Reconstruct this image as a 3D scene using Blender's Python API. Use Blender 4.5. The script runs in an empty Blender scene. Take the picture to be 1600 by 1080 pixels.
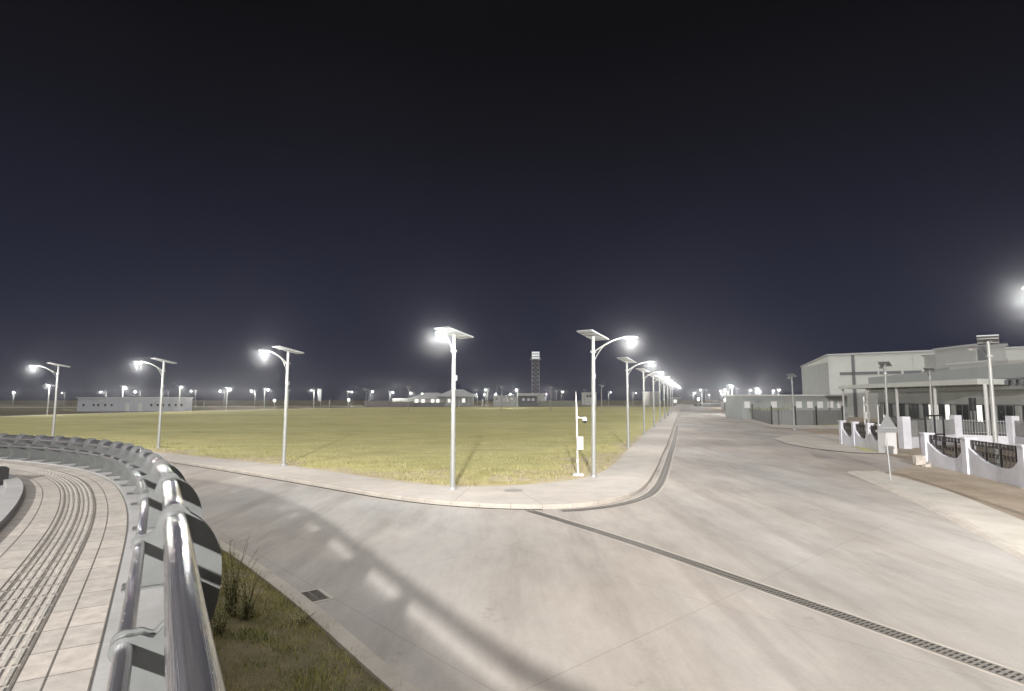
import bpy, bmesh, math, random
from mathutils import Vector, Matrix
random.seed(7)
R = math.radians
scene = bpy.context.scene
COL = scene.collection

# ------------------------------------------------------------------ camera model (used to survey points on the ground)
F, CH = 900.0, 3.4
TH = math.atan(85 / 900)
cT, sT = math.cos(TH), math.sin(TH)
PLAT = 1.8                                   # level of the raised walkway


def T(y):
    """height of the gently rising site at distance y"""
    t = min(1.0, max(0.0, (y - 55) / 165.0))
    return .8 * t * t * (3 - 2 * t)


def ray(x, y):
    u = (x - 800) / F; v = (540 - y) / F
    return u, cT - v * sT, sT + v * cT


def at(x, y, Y):
    a, b, d = ray(x, y)
    return (a * Y / b, Y, CH + d * Y / b)


def gnd(x, y, z=None):
    a, b, d = ray(x, y); zz = 0 if z is None else z
    Y = 10
    for i in range(40):
        Y = (zz - CH) * b / d
        if z is None: zz = T(Y)
    return (a * Y / b, Y)


def zat(py, Y):
    a, b, d = ray(800, py)
    return CH + d * Y / b


# ------------------------------------------------------------------ materials
def newmat(name):
    m = bpy.data.materials.new(name); m.use_nodes = True
    nt = m.node_tree
    return m, nt, nt.nodes, nt.links, nt.nodes['Principled BSDF']


def plain(name, col, rough=.6, metal=0.0, var=.12, scale=6.0, bump=0.0, spec=.5):
    """a surface with soft colour variation"""
    m, nt, N, L, b = newmat(name)
    geo = N.new('ShaderNodeNewGeometry')
    nz = N.new('ShaderNodeTexNoise'); nz.inputs['Scale'].default_value = scale
    nz.inputs['Detail'].default_value = 6; nz.inputs['Roughness'].default_value = .65
    L.new(geo.outputs['Position'], nz.inputs['Vector'])
    rp = N.new('ShaderNodeValToRGB')
    rp.color_ramp.elements[0].position = .3; rp.color_ramp.elements[1].position = .7
    rp.color_ramp.elements[0].color = [max(0, k * (1 - var)) for k in col] + [1]
    rp.color_ramp.elements[1].color = [min(1, k * (1 + var)) for k in col] + [1]
    L.new(nz.outputs['Fac'], rp.inputs['Fac']); L.new(rp.outputs['Color'], b.inputs['Base Color'])
    b.inputs['Roughness'].default_value = rough; b.inputs['Metallic'].default_value = metal
    b.inputs['Specular IOR Level'].default_value = spec
    if bump:
        bp = N.new('ShaderNodeBump'); bp.inputs['Strength'].default_value = bump; bp.inputs['Distance'].default_value = .02
        L.new(nz.outputs['Fac'], bp.inputs['Height']); L.new(bp.outputs['Normal'], b.inputs['Normal'])
    return m


def layered(name, cols, rough=.85, scales=(.09, .55, 14), stain=.25, fine=.12, bump=.25, joints=None, broom=False, stretch=None):
    """ground surface: broad patches, medium blotches, fine grain, optional joints"""
    m, nt, N, L, b = newmat(name)
    geo = N.new('ShaderNodeNewGeometry')
    src = geo.outputs['Position']
    if stretch:
        mp = N.new('ShaderNodeMapping'); mp.inputs['Scale'].default_value = stretch[:3]; mp.inputs['Rotation'].default_value = (0, 0, stretch[3])
        L.new(src, mp.inputs['Vector']); st = mp.outputs['Vector']
    else:
        st = src

    def noise(sc, det=5, ro=.6, v=None):
        n = N.new('ShaderNodeTexNoise'); n.inputs['Scale'].default_value = sc; n.inputs['Detail'].default_value = det
        n.inputs['Roughness'].default_value = ro; L.new(v or src, n.inputs['Vector']); return n.outputs['Fac']

    def ramp(f, a, c, lo=.35, hi=.65):
        r = N.new('ShaderNodeValToRGB'); r.color_ramp.elements[0].position = lo; r.color_ramp.elements[1].position = hi
        r.color_ramp.elements[0].color = (*a, 1); r.color_ramp.elements[1].color = (*c, 1); L.new(f, r.inputs['Fac']); return r.outputs['Color']

    def mul(x, y, fac=1.0):
        k = N.new('ShaderNodeMix'); k.data_type = 'RGBA'; k.blend_type = 'MULTIPLY'; k.inputs[0].default_value = fac
        L.new(x, k.inputs[6]); L.new(y, k.inputs[7]); return k.outputs[2]
    base = ramp(noise(scales[0], 4, .55, st), cols[0], cols[1])
    k = 1 - stain
    base = mul(base, ramp(noise(scales[1], 7, .68, st), (k, k, k * .98), (1.05, 1.05, 1.05), .3, .62))
    k = 1 - fine
    base = mul(base, ramp(noise(scales[2], 8, .75), (k, k, k), (1.04, 1.04, 1.04), .3, .7))
    hgt = noise(scales[2] * 2.2, 6, .7)
    if broom:
        # rubbed tyre tracks and dark drips along the carriageway
        mp = N.new('ShaderNodeMapping'); mp.inputs['Rotation'].default_value = (0, 0, R(17)); mp.inputs['Scale'].default_value = (.55, .05, 1)
        L.new(src, mp.inputs['Vector'])
        base = mul(base, ramp(noise(1.6, 5, .62, mp.outputs['Vector']), (.84, .83, .82), (1.03, 1.03, 1.03), .34, .5))
        base = mul(base, ramp(noise(.9, 9, .8), (.74, .72, .71), (1, 1, 1), .30, .40))
        mp = N.new('ShaderNodeMapping'); mp.inputs['Rotation'].default_value = (0, 0, R(-38)); mp.inputs['Scale'].default_value = (1, .12, 1)
        L.new(src, mp.inputs['Vector'])
        w = noise(7.5, 3, .5, mp.outputs['Vector'])
        base = mul(base, ramp(w, (.975, .975, .97), (1.01, 1.01, 1.01), .38, .56))
    if joints:
        for (rot, period, dark) in joints:
            mp = N.new('ShaderNodeMapping'); mp.inputs['Rotation'].default_value = (0, 0, rot)
            L.new(src, mp.inputs['Vector'])
            sx = N.new('ShaderNodeSeparateXYZ'); L.new(mp.outputs['Vector'], sx.inputs[0])
            md = N.new('ShaderNodeMath'); md.operation = 'PINGPONG'; md.inputs[1].default_value = period / 2
            L.new(sx.outputs['X'], md.inputs[0])
            ls = N.new('ShaderNodeMath'); ls.operation = 'LESS_THAN'; ls.inputs[1].default_value = .012
            L.new(md.outputs[0], ls.inputs[0])
            base = mul(base, ramp(ls.outputs[0], (1, 1, 1), (dark, dark, dark), .4, .6))
    L.new(base, b.inputs['Base Color'])
    b.inputs['Roughness'].default_value = rough; b.inputs['Specular IOR Level'].default_value = .3
    bp = N.new('ShaderNodeBump'); bp.inputs['Strength'].default_value = bump; bp.inputs['Distance'].default_value = .03
    L.new(hgt, bp.inputs['Height']); L.new(bp.outputs['Normal'], b.inputs['Normal'])
    return m


def glow(name, col, strength):
    m, nt, N, L, b = newmat(name)
    b.inputs['Base Color'].default_value = (.8, .8, .8, 1)
    b.inputs['Emission Color'].default_value = (*col, 1); b.inputs['Emission Strength'].default_value = strength
    m.cycles.emission_sampling = 'NONE'
    return m


def paver_mat(name):
    m, nt, N, L, b = newmat(name)
    uv = N.new('ShaderNodeUVMap')
    br = N.new('ShaderNodeTexBrick'); br.inputs['Scale'].default_value = 1; br.offset = 0
    br.inputs['Brick Width'].default_value = .42; br.inputs['Row Height'].default_value = 50.0
    br.inputs['Mortar Size'].default_value = .006; br.inputs['Mortar Smooth'].default_value = .3
    br.inputs['Color1'].default_value = (.42, .388, .357, 1); br.inputs['Color2'].default_value = (.35, .33, .31, 1)
    br.inputs['Mortar'].default_value = (.13, .112, .098, 1)
    L.new(uv.outputs['UV'], br.inputs['Vector'])
    geo = N.new('ShaderNodeNewGeometry')
    nz = N.new('ShaderNodeTexNoise'); nz.inputs['Scale'].default_value = 9; nz.inputs['Detail'].default_value = 8; nz.inputs['Roughness'].default_value = .7
    L.new(geo.outputs['Position'], nz.inputs['Vector'])
    rp = N.new('ShaderNodeValToRGB'); rp.color_ramp.elements[0].color = (.72, .70, .68, 1); rp.color_ramp.elements[1].color = (1.12, 1.1, 1.08, 1)
    rp.color_ramp.elements[0].position = .3; rp.color_ramp.elements[1].position = .7
    L.new(nz.outputs['Fac'], rp.inputs['Fac'])
    mx = N.new('ShaderNodeMix'); mx.data_type = 'RGBA'; mx.blend_type = 'MULTIPLY'; mx.inputs[0].default_value = 1
    L.new(br.outputs['Color'], mx.inputs[6]); L.new(rp.outputs['Color'], mx.inputs[7]); L.new(mx.outputs[2], b.inputs['Base Color'])
    b.inputs['Roughness'].default_value = .75
    bp = N.new('ShaderNodeBump'); bp.inputs['Strength'].default_value = .5; bp.inputs['Distance'].default_value = .01; bp.invert = True
    L.new(br.outputs['Fac'], bp.inputs['Height']); L.new(bp.outputs['Normal'], b.inputs['Normal'])
    return m


def blade_mat(name, cols, rough=.8):
    """grass blades: colour by object position noise plus random per island"""
    m, nt, N, L, b = newmat(name)
    geo = N.new('ShaderNodeNewGeometry')
    rp = N.new('ShaderNodeValToRGB')
    els = rp.color_ramp.elements
    while len(els) < len(cols): els.new(.5)
    for i, cc in enumerate(cols):
        els[i].position = i / (len(cols) - 1); els[i].color = (*cc, 1)
    nz = N.new('ShaderNodeTexNoise'); nz.inputs['Scale'].default_value = 1.3; nz.inputs['Detail'].default_value = 4
    L.new(geo.outputs['Position'], nz.inputs['Vector'])
    ad = N.new('ShaderNodeMath'); ad.operation = 'MULTIPLY_ADD'; ad.inputs[1].default_value = .55
    L.new(geo.outputs['Random Per Island'], ad.inputs[0])
    sb = N.new('ShaderNodeMath'); sb.operation = 'MULTIPLY_ADD'; sb.inputs[1].default_value = 1.3; sb.inputs[2].default_value = -.42
    L.new(nz.outputs['Fac'], sb.inputs[0]); L.new(sb.outputs[0], ad.inputs[2])
    L.new(ad.outputs[0], rp.inputs['Fac']); L.new(rp.outputs['Color'], b.inputs['Base Color'])
    b.inputs['Roughness'].default_value = rough; b.inputs['Specular IOR Level'].default_value = .2
    return m


M = {}
M['road'] = layered('road_concrete', ((.40, .352, .315), (.335, .326, .315)), scales=(.09, .32, 18), stain=.32, fine=.1, bump=.15,
                    joints=((R(48), 5.2, .84), (R(-42), 4.6, .84)), broom=True, stretch=(1, .45, 1, R(40)))
M['sidewalk'] = layered('sidewalk_concrete', ((.45, .41, .37), (.42, .39, .365)), scales=(.2, .9, 22), stain=.14, fine=.08, bump=.12)
M['kerb'] = layered('kerb_concrete', ((.47, .425, .375), (.43, .395, .36)), scales=(.4, 1.6, 26), stain=.22, fine=.12, bump=.2)
M['plaza'] = layered('plaza_concrete', ((.34, .337, .335), (.30, .299, .30)), scales=(.3, 1.1, 20), stain=.18, fine=.1, bump=.1)
M['verge'] = layered('bare_earth', ((.34, .275, .21), (.42, .36, .29)), scales=(.15, .7, 9), stain=.3, fine=.25, bump=.6)
M['apron'] = layered('apron_concrete', ((.48, .445, .40), (.43, .405, .37)), scales=(.2, .6, 16), stain=.2, fine=.1, bump=.15)
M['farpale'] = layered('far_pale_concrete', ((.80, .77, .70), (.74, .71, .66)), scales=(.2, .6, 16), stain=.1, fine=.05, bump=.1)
M['terrain'] = layered('dry_scrub', ((.11, .10, .055), (.17, .14, .08)), scales=(.03, .2, 2), stain=.4, fine=.3, bump=.6)
M['field'] = layered('mown_field', ((.45, .425, .18), (.555, .505, .245)), scales=(.045, .35, 5), stain=.3, fine=.22, bump=.9, stretch=(.55, 1.6, 1, R(-8)))
M['sand'] = layered('dry_edge_soil', ((.50, .43, .30), (.45, .38, .24)), scales=(.3, 1.2, 8), stain=.3, fine=.25, bump=.8)
M['soil'] = layered('verge_soil', ((.21, .185, .10), (.34, .27, .16)), scales=(.6, 2.2, 18), stain=.4, fine=.35, bump=1)
M['tactile'] = layered('tactile_concrete', ((.43, .40, .365), (.375, .355, .33)), scales=(1.2, 6, 40), stain=.25, fine=.2, bump=.5)
M['paver'] = paver_mat('walk_pavers')
M['galv'] = plain('galvanised_steel', (.36, .365, .37), .45, .35, .08, 5)
M['pole'] = plain('pole_paint', (.28, .285, .275), .4, .1, .06, 3)
M['alu'] = plain('aluminium', (.34, .35, .36), .35, .6, .06, 8)
M['cells'] = plain('solar_cells', (.015, .02, .05), .15, 0, .3, 20)
M['backsheet'] = plain('panel_backsheet', (.17, .175, .18), .5, 0, .06, 4)
M['dark'] = plain('dark_metal', (.035, .035, .038), .5, .3, .3, 8)
M['iron'] = plain('wrought_iron', (.03, .025, .026), .55, .2, .3, 9)
M['steel'] = None
M['plate'] = plain('grey_plate', (.115, .12, .12), .42, .3, .10, 7)
M['white'] = plain('white_paint', (.60, .595, .59), .6, 0, .05, 4)
M['wallwhite'] = layered('rendered_wall', ((.66, .655, .70), (.60, .60, .66)), scales=(.3, 1.1, 12), stain=.16, fine=.08, bump=.15)
M['slot'] = plain('drain_shadow', (.03, .027, .024), .9, 0, .3, 12)
M['joint2'] = plain('paving_joint', (.10, .088, .076), .9, 0, .35, 15)
M['joint'] = plain('mortar_joint', (.17, .15, .13), .9, 0, .3, 12)
M['granite'] = plain('shaded_granite', (.035, .035, .036), .5, 0, .3, 20)  # near-black puts the shade on the block's sides into the colour
M['grate'] = plain('cast_grating', (.20, .185, .165), .6, .3, .25, 14)
M['clad'] = plain('grey_cladding', (.46, .475, .46), .6, .1, .06, .6)
M['cladlight'] = plain('pale_cladding', (.62, .64, .61), .6, .05, .06, .6)
M['claddark'] = plain('dark_cladding', (.17, .175, .185), .6, .1, .1, .8)  # dark grey for trim, bands and dark walls
M['gable'] = plain('gable_cladding', (.32, .335, .33), .6, .05, .08, .5)
M['manhole'] = plain('manhole_concrete', (.25, .23, .21), .8, 0, .15, 9)
M['roofgrey'] = plain('roof_sheet', (.45, .46, .46), .5, .2, .08, 1.0)
M['fencepanel'] = plain('fence_sheet', (.20, .205, .205), .6, .1, .12, .9)
M['brickred'] = plain('block_wall', (.23, .20, .195), .8, 0, .15, .8)
M['greenwall'] = plain('mossy_wall', (.27, .28, .23), .8, 0, .15, .5)
M['glass'] = plain('dark_glass', (.03, .035, .04), .1, 0, .2, 3)
M['litwin'] = glow('lit_window', (1, .97, .85), 1.2)
M['dimwin'] = glow('dim_window', (.9, .95, 1.0), .03)
M['lens'] = glow('led_lens', (1, .98, .93), 60)
M['lensoff'] = plain('led_lens_off', (.75, .76, .78), .3, 0, .05, 6)
M['floodlens'] = glow('flood_lens', (.95, .97, 1), .55)
M['rubble'] = plain('broken_block', (.42, .38, .34), .9, 0, .2, 5, .5)
M['grass'] = blade_mat('verge_grass', [(.11, .14, .04), (.22, .25, .075), (.38, .37, .13), (.52, .44, .22), (.36, .25, .14)])
M['drygrass'] = blade_mat('dry_grass', [(.20, .195, .08), (.29, .27, .115), (.37, .34, .18), (.46, .42, .28)])
M['weed'] = blade_mat('weed_leaf', [(.09, .12, .035), (.18, .21, .07), (.32, .31, .14), (.52, .48, .3)])
M['stem'] = plain('weed_stem', (.16, .13, .06), .8, 0, .2, 20)


GR = 1.35


def halo():
    """added scatter ball giving a lit lamp head its glow halo, thinning out radially"""
    m = bpy.data.materials.new('lamp_halo'); m.use_nodes = True
    nt = m.node_tree; N, L = nt.nodes, nt.links; N.clear()
    o = N.new('ShaderNodeOutputMaterial'); v = N.new('ShaderNodeVolumeScatter')
    tc = N.new('ShaderNodeTexCoord'); ln = N.new('ShaderNodeVectorMath'); ln.operation = 'LENGTH'
    L.new(tc.outputs['Object'], ln.inputs[0])
    mr = N.new('ShaderNodeMapRange'); mr.inputs[1].default_value = GR; mr.inputs[2].default_value = 0; mr.inputs[3].default_value = 0; mr.inputs[4].default_value = 1
    L.new(ln.outputs['Value'], mr.inputs[0])
    pw = N.new('ShaderNodeMath'); pw.operation = 'POWER'; pw.inputs[1].default_value = 2.2; L.new(mr.outputs[0], pw.inputs[0])
    ml = N.new('ShaderNodeMath'); ml.operation = 'MULTIPLY'; ml.inputs[1].default_value = .036; L.new(pw.outputs[0], ml.inputs[0])
    L.new(ml.outputs[0], v.inputs['Density']); v.inputs['Anisotropy'].default_value = .0; v.inputs['Color'].default_value = (.95, .98, 1, 1)
    L.new(v.outputs[0], o.inputs['Volume'])
    return m


M['halo'] = halo()


def steel():
    m, nt, N, L, b = newmat('polished_steel')
    b.inputs['Metallic'].default_value = 1
    geo = N.new('ShaderNodeNewGeometry')
    nz = N.new('ShaderNodeTexNoise'); nz.inputs['Scale'].default_value = 30; nz.inputs['Detail'].default_value = 6
    L.new(geo.outputs['Position'], nz.inputs['Vector'])
    rr = N.new('ShaderNodeMapRange'); rr.inputs[3].default_value = .05; rr.inputs[4].default_value = .13
    L.new(nz.outputs['Fac'], rr.inputs[0]); L.new(rr.outputs[0], b.inputs['Roughness'])
    uv = N.new('ShaderNodeUVMap'); mp = N.new('ShaderNodeMapping'); mp.inputs['Scale'].default_value = (14, .22, 1)
    L.new(uv.outputs['UV'], mp.inputs['Vector'])
    n2 = N.new('ShaderNodeTexNoise'); n2.inputs['Scale'].default_value = 1.0; n2.inputs['Detail'].default_value = 5; n2.inputs['Roughness'].default_value = .7
    L.new(mp.outputs['Vector'], n2.inputs['Vector'])
    rp = N.new('ShaderNodeValToRGB'); rp.color_ramp.elements[0].position = .35; rp.color_ramp.elements[1].position = .68
    rp.color_ramp.elements[0].color = (.34, .325, .345, 1); rp.color_ramp.elements[1].color = (.80, .79, .81, 1)  # reflection streaks along the tubes painted into the base colour
    L.new(n2.outputs['Fac'], rp.inputs['Fac']); L.new(rp.outputs['Color'], b.inputs['Base Color'])
    b.inputs['Metallic'].default_value = .9
    bp = N.new('ShaderNodeBump'); bp.inputs['Strength'].default_value = .35; bp.inputs['Distance'].default_value = .02
    L.new(n2.outputs['Fac'], bp.inputs['Height']); L.new(bp.outputs['Normal'], b.inputs['Normal'])
    return m


M['steel'] = steel()


# ------------------------------------------------------------------ mesh builder
class MB:
    def __init__(s):
        s.v, s.f, s.mi, s.uv = [], [], [], []

    def add(s, vs, fs, mi=0, uv=None):
        o = len(s.v); s.v += [tuple(p) for p in vs]
        for f in fs: s.f.append(tuple(o + i for i in f)); s.mi.append(mi)
        return s

    def box(s, c, size, rz=0, mi=0, rx=0, ry=0):
        m = Matrix.Translation(c) @ Matrix.Rotation(rz, 4, 'Z') @ Matrix.Rotation(ry, 4, 'Y') @ Matrix.Rotation(rx, 4, 'X')
        x, y, z = size[0] / 2, size[1] / 2, size[2] / 2
        vs = [m @ Vector(p) for p in ((-x, -y, -z), (x, -y, -z), (x, y, -z), (-x, y, -z), (-x, -y, z), (x, -y, z), (x, y, z), (-x, y, z))]
        return s.add(vs, [(0, 3, 2, 1), (4, 5, 6, 7), (0, 1, 5, 4), (1, 2, 6, 5), (2, 3, 7, 6), (3, 0, 4, 7)], mi)

    def tube(s, pts, rad, n=12, mi=0, cap=True):
        pts = [Vector(p) for p in pts]
        rad = rad if isinstance(rad, (list, tuple)) else [rad] * len(pts)
        vs = []; up0 = None
        for i, p in enumerate(pts):
            d = (pts[min(i + 1, len(pts) - 1)] - pts[max(i - 1, 0)]).normalized()
            if up0 is None:
                a = Vector((0, 0, 1)) if abs(d.z) < .9 else Vector((1, 0, 0))
                up0 = (a - d * a.dot(d)).normalized()
            else:
                up0 = (up0 - d * up0.dot(d)).normalized()
            sd = d.cross(up0)
            for k in range(n):
                t = 2 * math.pi * k / n
                vs.append(p + (up0 * math.cos(t) + sd * math.sin(t)) * rad[i])
        fs = []
        for i in range(len(pts) - 1):
            for k in range(n):
                a, b = i * n + k, i * n + (k + 1) % n
                fs.append((a, a + n, b + n, b))
        if cap:
            fs.append(tuple(range(n))); fs.append(tuple(reversed(range((len(pts) - 1) * n, len(pts) * n))))
        return s.add(vs, fs, mi)

    def strip(s, a, b, mi=0):
        """ribbon between two lists of points"""
        n = len(a)
        return s.add(list(a) + list(b), [(i, i + 1, n + i + 1, n + i) for i in range(n - 1)], mi)

    def prism(s, poly, z0, z1, mi=0):
        n = len(poly)
        vs = [(p[0], p[1], z0) for p in poly] + [(p[0], p[1], z1) for p in poly]
        fs = [tuple(reversed(range(n))), tuple(range(n, 2 * n))] + [(i, (i + 1) % n, n + (i + 1) % n, n + i) for i in range(n)]
        return s.add(vs, fs, mi)

    def build(s, name, mat, parent=None, smooth=False, uv=None, loc=None):
        base = Vector((0, 0, 0))
        p = parent
        while p is not None:
            base += p.location; p = p.parent
        if loc is not None: off = base + Vector(loc)
        else: off = base
        me = bpy.data.meshes.new(name)
        me.from_pydata([Vector(v) - off for v in s.v], [], s.f)
        for m in (mat if isinstance(mat, (list, tuple)) else [mat]): me.materials.append(m)
        for i, p in enumerate(me.polygons):
            p.material_index = s.mi[i]; p.use_smooth = smooth
        if uv:
            ul = me.uv_layers.new(name='UVMap')
            for l in me.loops: ul.data[l.index].uv = uv[l.vertex_index]
        me.update()
        o = bpy.data.objects.new(name, me); COL.objects.link(o)
        if parent is not None: o.parent = parent
        if loc is not None: o.location = loc
        if smooth and len(s.v) < 60000:
            try:
                me.set_sharp_from_angle(angle=R(40))
            except Exception:
                pass
        return o


def tag(o, label=None, cat=None, group=None, kind=None):
    if label: o['label'] = label
    if cat: o['category'] = cat
    if group: o['group'] = group
    if kind: o['kind'] = kind
    return o


def thing(name, loc, label, cat, group=None):
    o = bpy.data.objects.new(name, None); COL.objects.link(o)
    o.empty_display_size = .3
    o.location = loc
    return tag(o, label, cat, group)


def copy_tree(o, parent=None):
    c = o.copy(); COL.objects.link(c); c.parent = parent
    for ch in list(o.children): copy_tree(ch, c)
    return c


def struct(o): o['kind'] = 'structure'; return o


# curve helpers -----------------------------------------------------
def catmull(P, step=.25):
    P = [Vector(p) for p in P]; P = [2 * P[0] - P[1]] + P + [2 * P[-1] - P[-2]]
    out = []
    for i in range(1, len(P) - 2):
        n = max(2, int((P[i + 1] - P[i]).length / step))
        for k in range(n):
            t = k / n
            a, b, c, d = P[i - 1], P[i], P[i + 1], P[i + 2]
            out.append(.5 * ((2 * b) + (c - a) * t + (2 * a - 5 * b + 4 * c - d) * t * t + (3 * b - a - 3 * c + d) * t ** 3))
    out.append(P[-2])
    return out


def smooth_line(p, it):
    p = [v.copy() for v in p]
    for _ in range(it):
        q = [v.copy() for v in p]
        for i in range(1, len(p) - 1): q[i] = (p[i - 1] + p[i] * 2 + p[i + 1]) / 4
        p = q
    return p


def resample(p, step):
    out = [p[0].copy()]; acc = 0
    for i in range(len(p) - 1):
        a, b = p[i], p[i + 1]; l = (b - a).length
        while l > 0 and acc + l >= step:
            t = (step - acc) / l; a = a + (b - a) * t; out.append(a.copy()); l = (b - a).length; acc = 0
        acc += l
    return out


def normals(p):
    out = []
    for i in range(len(p)):
        d = (p[min(i + 1, len(p) - 1)] - p[max(i - 1, 0)]).normalized()
        out.append(Vector((d.y, -d.x)))          # to the right of travel
    return out


def off(p, n, d): return [a + b * d for a, b in zip(p, n)]


def up3(p, z): return [(v.x, v.y, z) for v in p]


# ================================================================== THE SETTING
# terrain, out to the horizon
xs = [-2500, -1200, -600, -300, -150, -60, 0, 60, 150, 300, 600, 1200, 2500]
ys = [-300, -60, 0, 30] + list(range(50, 231, 12)) + [260, 320, 450, 700, 1200, 2200, 3600]
mb = MB(); n = len(xs)
mb.add([(x, y, T(y) - .06) for y in ys for x in xs], [(j * n + i, j * n + i + 1, (j + 1) * n + i + 1, (j + 1) * n + i) for j in range(len(ys) - 1) for i in range(n - 1)])
struct(mb.build('ground', M['terrain']))

# outer edge of the corner pavement (kerb K) and its inner edge S, surveyed
K2 = [(-78, 62), (-60, 55.5), (-45, 48.5), (-32, 41), (-20.2, 33.1), (-11.4, 26.2), (-7.37, 22.9), (-4.38, 20.4), (-2.06, 19.0), (.6, 18.35), (2.6, 18.9), (4.2, 20.6), (5.4, 23.4), (7.0, 28.4), (9.6, 37), (12.87, 47.8), (24.3, 86.5), (36.5, 127), (57, 195), (80, 272), (105, 355)]
S2 = [(-79, 65), (-61, 58.5), (-46.5, 51.5), (-33, 44.0), (-21.2, 36.0), (-11.7, 29.6), (-7.4, 26.2), (-4.7, 23.8), (-2.2, 22.35), (.2, 22.6), (2.2, 23.9), (3.6, 25.6), (5.2, 29.9), (7.2, 37), (10.3, 47.8), (21.6, 86.5), (33.7, 127), (54, 195), (77, 272), (102, 355)]
K = resample(smooth_line(catmull(K2, .4), 6), .5)
S = resample(smooth_line(catmull(S2, .4), 6), .5)


def branch(line, y, left):
    """x of a U-shaped line at y on its left or right branch"""
    i0 = min(range(len(line)), key=lambda i: line[i].y)
    seg = line[:i0 + 1][::-1] if left else line[i0:]
    for a, b in zip(seg, seg[1:]):
        if a.y <= y <= b.y and b.y > a.y: return a.x + (b.x - a.x) * (y - a.y) / (b.y - a.y)
    return seg[0].x if y < seg[0].y else seg[-1].x


# right edge of the long road
RE = [(3.5, -22), (11.06, 12.82), (13.29, 18.81), (15.9, 27.4), (20.6, 28.6), (23.7, 37), (24.6, 45), (30.5, 58), (35.5, 76), (41.5, 104), (55, 158), (74, 225), (110, 350)]


def lin(line, y):
    for a, b in zip(line, line[1:]):
        if a[1] <= y <= b[1]: return a[0] + (b[0] - a[0]) * (y - a[1]) / (b[1] - a[1])
    return line[0][0] if y < line[0][1] else line[-1][0]


rows = [-20 + 2 * i for i in range(40)] + [60 + 6 * i for i in range(28)] + [230 + 15 * i for i in range(9)]
mb = MB(); a = []; b = []
for y in rows:
    a.append((-95 if y < 62 else branch(K, y, False) - 1.2, y, T(y)))
    b.append((lin(RE, y) + .05, y, T(y)))
nx = 10
vs = []
for p, q in zip(a, b):
    for i in range(nx + 1):
        t = i / nx; vs.append((p[0] + (q[0] - p[0]) * t, p[1], p[2]))
mb.add(vs, [(j * (nx + 1) + i, j * (nx + 1) + i + 1, (j + 1) * (nx + 1) + i + 1, (j + 1) * (nx + 1) + i) for j in range(len(rows) - 1) for i in range(nx)])
struct(mb.build('road', M['road']))

# the field behind the pavement
far_line = [(-79, 65), (-98, 92), (-95.4, 108), (-92.2, 123), (-81.6, 148), (-62, 176), (-44.1, 199.5), (0, 208), (60, 214)]


def far_left(y):
    best = None
    for p, q in zip(far_line, far_line[1:]):
        if min(p[1], q[1]) <= y <= max(p[1], q[1]) and p[1] != q[1]:
            x = p[0] + (q[0] - p[0]) * (y - p[1]) / (q[1] - p[1])
            best = x if best is None else min(best, x)
    return best


ymin = min(v.y for v in S)
rows = [ymin + .02 + .35 * i for i in range(20)] + [ymin + 7 + 1.5 * i for i in range(22)] + [62.5 + 5 * i for i in range(31)]
rows = [y for y in rows if y < 213.5]
vs = []
nx = 24
for y in rows:
    xl = branch(S, y, True) if y < 65 else far_left(y)
    xr = branch(S, y, False)
    for i in range(nx + 1): vs.append((xl + (xr - xl) * i / nx, y, T(y) + .10))
mb = MB().add(vs, [(j * (nx + 1) + i, j * (nx + 1) + i + 1, (j + 1) * (nx + 1) + i + 1, (j + 1) * (nx + 1) + i) for j in range(len(rows) - 1) for i in range(nx)])
struct(mb.build('field', M['field']))

# bare sandy rim between field and pavement
i0 = [i for i in range(len(S)) if S[i].y < 60]
Sn = normals(S)
mb = MB()
inn = []
outl = []
for i in i0:
    w = 1.3 + .9 * math.sin(i * .31) + .6 * math.sin(i * .83 + 1) + (1.6 if abs(S[i].x) < 6 else 0)
    w = max(.25, w) * (1 if S[i].y < 34 else max(.25, 1 - (S[i].y - 34) / 25))
    outl.append((S[i].x, S[i].y, T(S[i].y) + .108)); q = S[i] - Sn[i] * w
    inn.append((q.x, q.y, T(q.y) + .108))
struct(mb.strip(outl, inn).build('verge', M['sand']))

# corner pavement with its kerb face
m_ = []
for v in K:
    j = min(range(len(S)), key=lambda k: (S[k] - v).length_squared); m_.append(S[j])
Kn = normals(K)
mb = MB()
k2 = off(K, Kn, -.22)
mb.strip([(v.x, v.y, T(v.y) + .125) for v in k2], [(v.x, v.y, T(v.y) + .118) for v in m_])
struct(mb.build('pavement', M['sidewalk']))
mb = MB()
mb.strip([(v.x, v.y, T(v.y) + .0) for v in K], [(v.x, v.y, T(v.y) + .115) for v in K])
k3 = off(K, Kn, -.02)
mb.strip([(v.x, v.y, T(v.y) + .115) for v in K], [(v.x, v.y, T(v.y) + .135) for v in k3])
mb.strip([(v.x, v.y, T(v.y) + .135) for v in k3], [(v.x, v.y, T(v.y) + .132) for v in k2])
for i in range(2, len(K) - 2, 2):
    if K[i].y > 70: continue
    p, q, r_ = K[i], k2[i], m_[i]
    d = (K[i + 1] - K[i]).normalized() * .008
    mb.add([(*(p - d + Kn[i] * .002), .02), (*(p + d + Kn[i] * .002), .02), (*(p + d + Kn[i] * .002), .113), (*(p - d + Kn[i] * .002), .113)], [(0, 1, 2, 3)], 1)
    mb.add([(*(p - d), T(p.y) + .138), (*(p + d), T(p.y) + .138), (*(q + d), T(p.y) + .1345), (*(q - d), T(p.y) + .1345)], [(0, 1, 2, 3)], 1)
    if i % 6 == 2:
        mb.add([(*(q - d), T(q.y) + .1285), (*(q + d), T(q.y) + .1285), (*(r_ + d), T(r_.y) + .1215), (*(r_ - d), T(r_.y) + .1215)], [(0, 1, 2, 3)], 1)
struct(mb.build('kerb', [M['kerb'], M['joint']]))

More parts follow.
